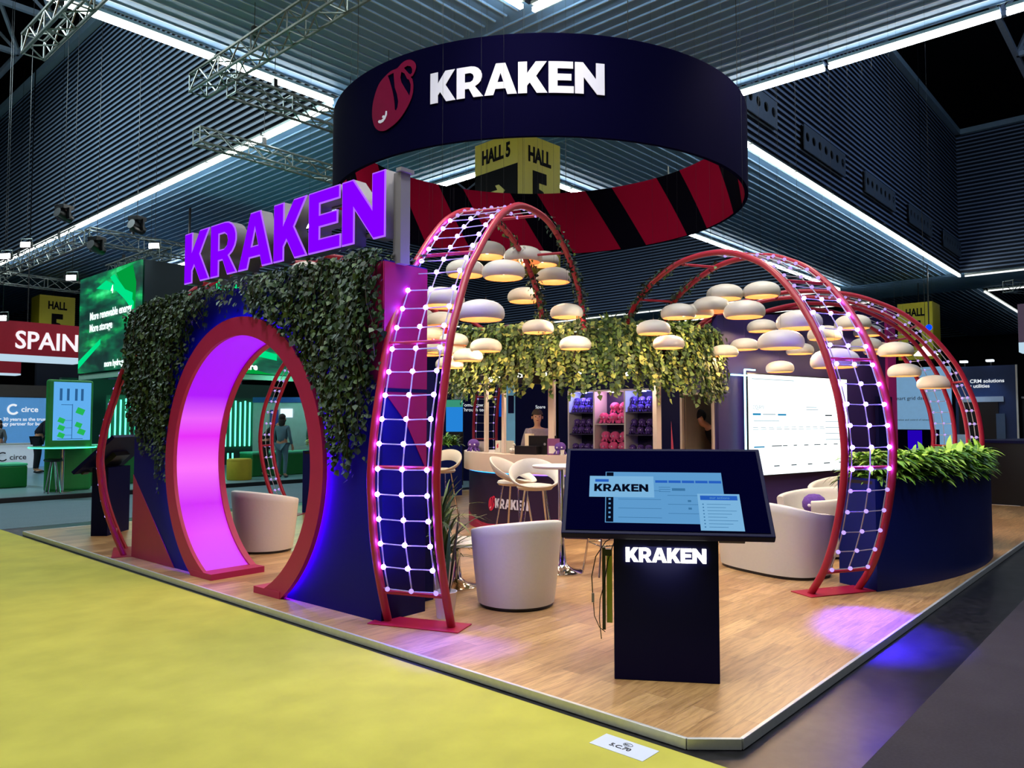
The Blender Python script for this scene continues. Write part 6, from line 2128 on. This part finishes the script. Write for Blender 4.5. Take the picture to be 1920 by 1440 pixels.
def person(loc, rz, label, top, legs, hair=m_hair_d, pose=None, scale=1.0, longhair=False, coat=0.0, group=None):
    J = {k: [Vector(v[0]), v[1]] for k, v in BASE.items()}
    for k, v in (pose or {}).items():
        J[k][0] = Vector(v)
    E_ = list(EDG)
    for s in ('L', 'R'):
        pa, wr = J['pa' + s][0], J['wr' + s][0]
        d = (pa - wr).normalized()
        sgn = -1 if s == 'L' else 1
        side = d.cross(Vector((0, 0, 1)))
        side = side.normalized() if side.length > .2 else Vector((0, 1, 0))
        inw = d.cross(side).normalized()
        for q in range(4):
            l_ = (.070, .080, .075, .058)[q]
            b_ = pa + side * ((q - 1.5) * .021)
            f1 = b_ + d * (l_ * .55) + inw * .008; f2 = b_ + d * l_ + inw * .030
            J['f%s%da' % (s, q)] = [f1, .0095]; J['f%s%db' % (s, q)] = [f2, .0085]
            E_ += [('pa' + s, 'f%s%da' % (s, q)), ('f%s%da' % (s, q), 'f%s%db' % (s, q))]
        th = wr.lerp(pa, .55) + side * .045 + inw * .015
        J['t%sa' % s] = [th, .011]; J['t%sb' % s] = [th + d * .04 + inw * .01, .009]
        E_ += [('pa' + s, 't%sa' % s), ('t%sa' % s, 't%sb' % s)]
    JJ = {k: (tuple(v[0]), v[1]) for k, v in J.items()}
    ex = MB()
    sk, jw = J['skull'][0], J['jaw'][0]
    upd = (J['crown'][0] - J['neck'][0]).normalized()
    fwd = (Vector((0, -1, 0)) - upd * Vector((0, -1, 0)).dot(upd)).normalized()
    if pose and 'face' in pose: pass
    sd = fwd.cross(upd)
    ex.sphere(tuple(sk.lerp(jw, .35) + fwd * .088), .016, 8, 6)             # nose
    for g in (-1, 1):
        ex.sphere(tuple(sk.lerp(jw, .25) + sd * (g * .088)), .022, 8, 6, s=(.5, .8, 1.2))     # ears
    body_ = skin_mesh('person', JJ, E_, 'pelvis', m_skin, None, 1, ex)
    body_.location = loc; body_.rotation_euler = (0, 0, rz); body_.scale = (scale,) * 3
    tag(body_, label, 'person', group)
    fe = MB()
    for g in (-1, 1):
        fe.sphere(tuple(sk.lerp(jw, .12) + fwd * .078 + sd * (g * .032)), .010, 8, 6)
    fe.build('eyes', mat('eye_dark', C(30, 24, 22), .3), body_, True)
    mo = MB(); mo.sphere(tuple(jw + fwd * .062 + upd * .006), .02, 8, 6, s=(1.1, .5, .4)); mo.build('mouth', mat('lips', C(150, 70, 64), .5), body_, True)
    hb2 = MB(); hb2.sphere((0, 0, 0), .103, 16, 12, s=(.93, 1.03, 1.0))
    hb2.v = [tuple(sk + upd * .028 - fwd * .018 + sd * p[0] + fwd * (-p[1]) + upd * p[2]) for p in [Vector(q) for q in hb2.v] if True]
    keep = []
    for f_ in hb2.f:
        c_ = sum((Vector(hb2.v[i]) for i in f_), Vector()) / len(f_) - sk
        if c_.dot(upd) > .035 or (c_.dot(fwd) < -.02 and c_.dot(upd) > -.06): keep.append(f_)
    hb2.f = keep; hb2.mi = [0] * len(keep); hb2.keepn = True
    if longhair:
        hb2.sphere(tuple(sk - fwd * .05 - upd * .10), .10, 12, 8, s=(1, .7, 1.5))
    if hair: hb2.build('hair', hair, body_, True)
    infl = 1.16
    keys = ['pelvis', 'spine', 'chest', 'shL', 'elL', 'wrL', 'shR', 'elR', 'wrR', 'necklow']
    sh = {k: (JJ[k][0], JJ[k][1] * (infl + (.12 if coat and k in ('pelvis', 'spine') else 0))) for k in keys}
    sh['necklow'] = (tuple(Vector(JJ['chest'][0]).lerp(Vector(JJ['necklow'][0]), .82)), .075)
    for s in ('L', 'R'):
        sh['wr' + s] = (tuple(Vector(JJ['el' + s][0]).lerp(Vector(JJ['wr' + s][0]), .92)), .036)
    skin_mesh('jacket' if coat else 'shirt', sh, [e for e in EDG if e[0] in sh and e[1] in sh], 'pelvis', top, body_)
    tr = {k: (JJ[k][0], JJ[k][1] * 1.14) for k in ('pelvis', 'hipL', 'knL', 'anL', 'hipR', 'knR', 'anR')}
    skin_mesh('trousers', tr, [e for e in EDG if e[0] in tr and e[1] in tr], 'pelvis', legs, body_)
    sh_ = MB()
    for s in ('L', 'R'):
        a_, t_ = Vector(JJ['an' + s][0]), Vector(JJ['to' + s][0])
        sh_.sphere(tuple(a_.lerp(t_, .55) - Vector((0, 0, .02))), .06, 10, 8, s=(.75, 1.9, .62))
    sh_.build('shoes', m_black, body_, True)
    return body_


m_darkcloth = mat('dark_suit', C(14, 16, 34), .8)
m_blackcloth = mat('black_cloth', C(12, 12, 16), .85)
m_tee = mat('grey_mauve_tee', C(150, 130, 140), .8, vary=.3, nscale=14)
m_denim = mat('pale_denim', C(76, 110, 124), .8)
m_greyc = mat('grey_cloth', C(90, 96, 100), .8)
m_hair_g = mat('cropped_hair', C(60, 44, 36), .8)
FACECAM = math.radians(-48)   # local -y towards the camera
person((9.66, 8.14, ZP), FACECAM, 'smiling person in a grey printed tee standing behind the laptop at the bar', m_tee, m_darkcloth, m_hair_g, scale=.99)
LEAN = {'spine': (0, -.08, 1.12), 'chest': (0, -.22, 1.28), 'necklow': (0, -.31, 1.38), 'neck': (0, -.35, 1.42), 'jaw': (0, -.42, 1.44), 'skull': (0, -.45, 1.51), 'crown': (0, -.46, 1.57), 'shL': (-.17, -.24, 1.34), 'shR': (.17, -.24, 1.34),
        'elL': (-.24, -.22, 1.06), 'wrL': (-.16, -.42, .96), 'paL': (-.12, -.48, .96), 'elR': (.24, -.22, 1.06), 'wrR': (.16, -.42, .96), 'paR': (.12, -.48, .96)}
person((11.2, 5.50, ZP), math.radians(-128), 'person in dark clothes and cap leaning forward in the store room doorway', m_blackcloth, m_blackcloth, m_blackcloth, LEAN, 1.06)
person((7.12, 24.9, .1), math.radians(60), 'person in a dark suit bending forward beside the totem at left', m_darkcloth, m_darkcloth, m_hair_d, LEAN, 1.1, coat=1)
person((7.15, 28.9, .0), FACECAM, 'person with long dark hair behind the white desk at the left edge', m_greyc, m_blackcloth, m_hair_d, None, .93, longhair=True)
person((10.72, 18.62, .1), math.radians(70), 'person in black with back turned at the left rail of the arch in the gateway', m_blackcloth, m_blackcloth, m_hair_d, LEAN, 1.0, coat=1)
person((10.9, 18.05, .1), math.radians(120), 'person in a pale blue dress like coat with long dark hair inside the gateway view', m_denim, m_denim, m_hair_d, None, .96, longhair=True, coat=1)
person((12.6, 19.0, .1), math.radians(150), 'person in a grey jacket behind the pale blue coat in the gateway view', m_greyc, m_blackcloth, m_hair_d, None, 1.05, coat=1)
person((12.55, 18.25, .1), math.radians(200), 'person in black at the right side of the gateway view by the spiky plant', m_blackcloth, m_blackcloth, m_hair_d, None, .98, coat=1)
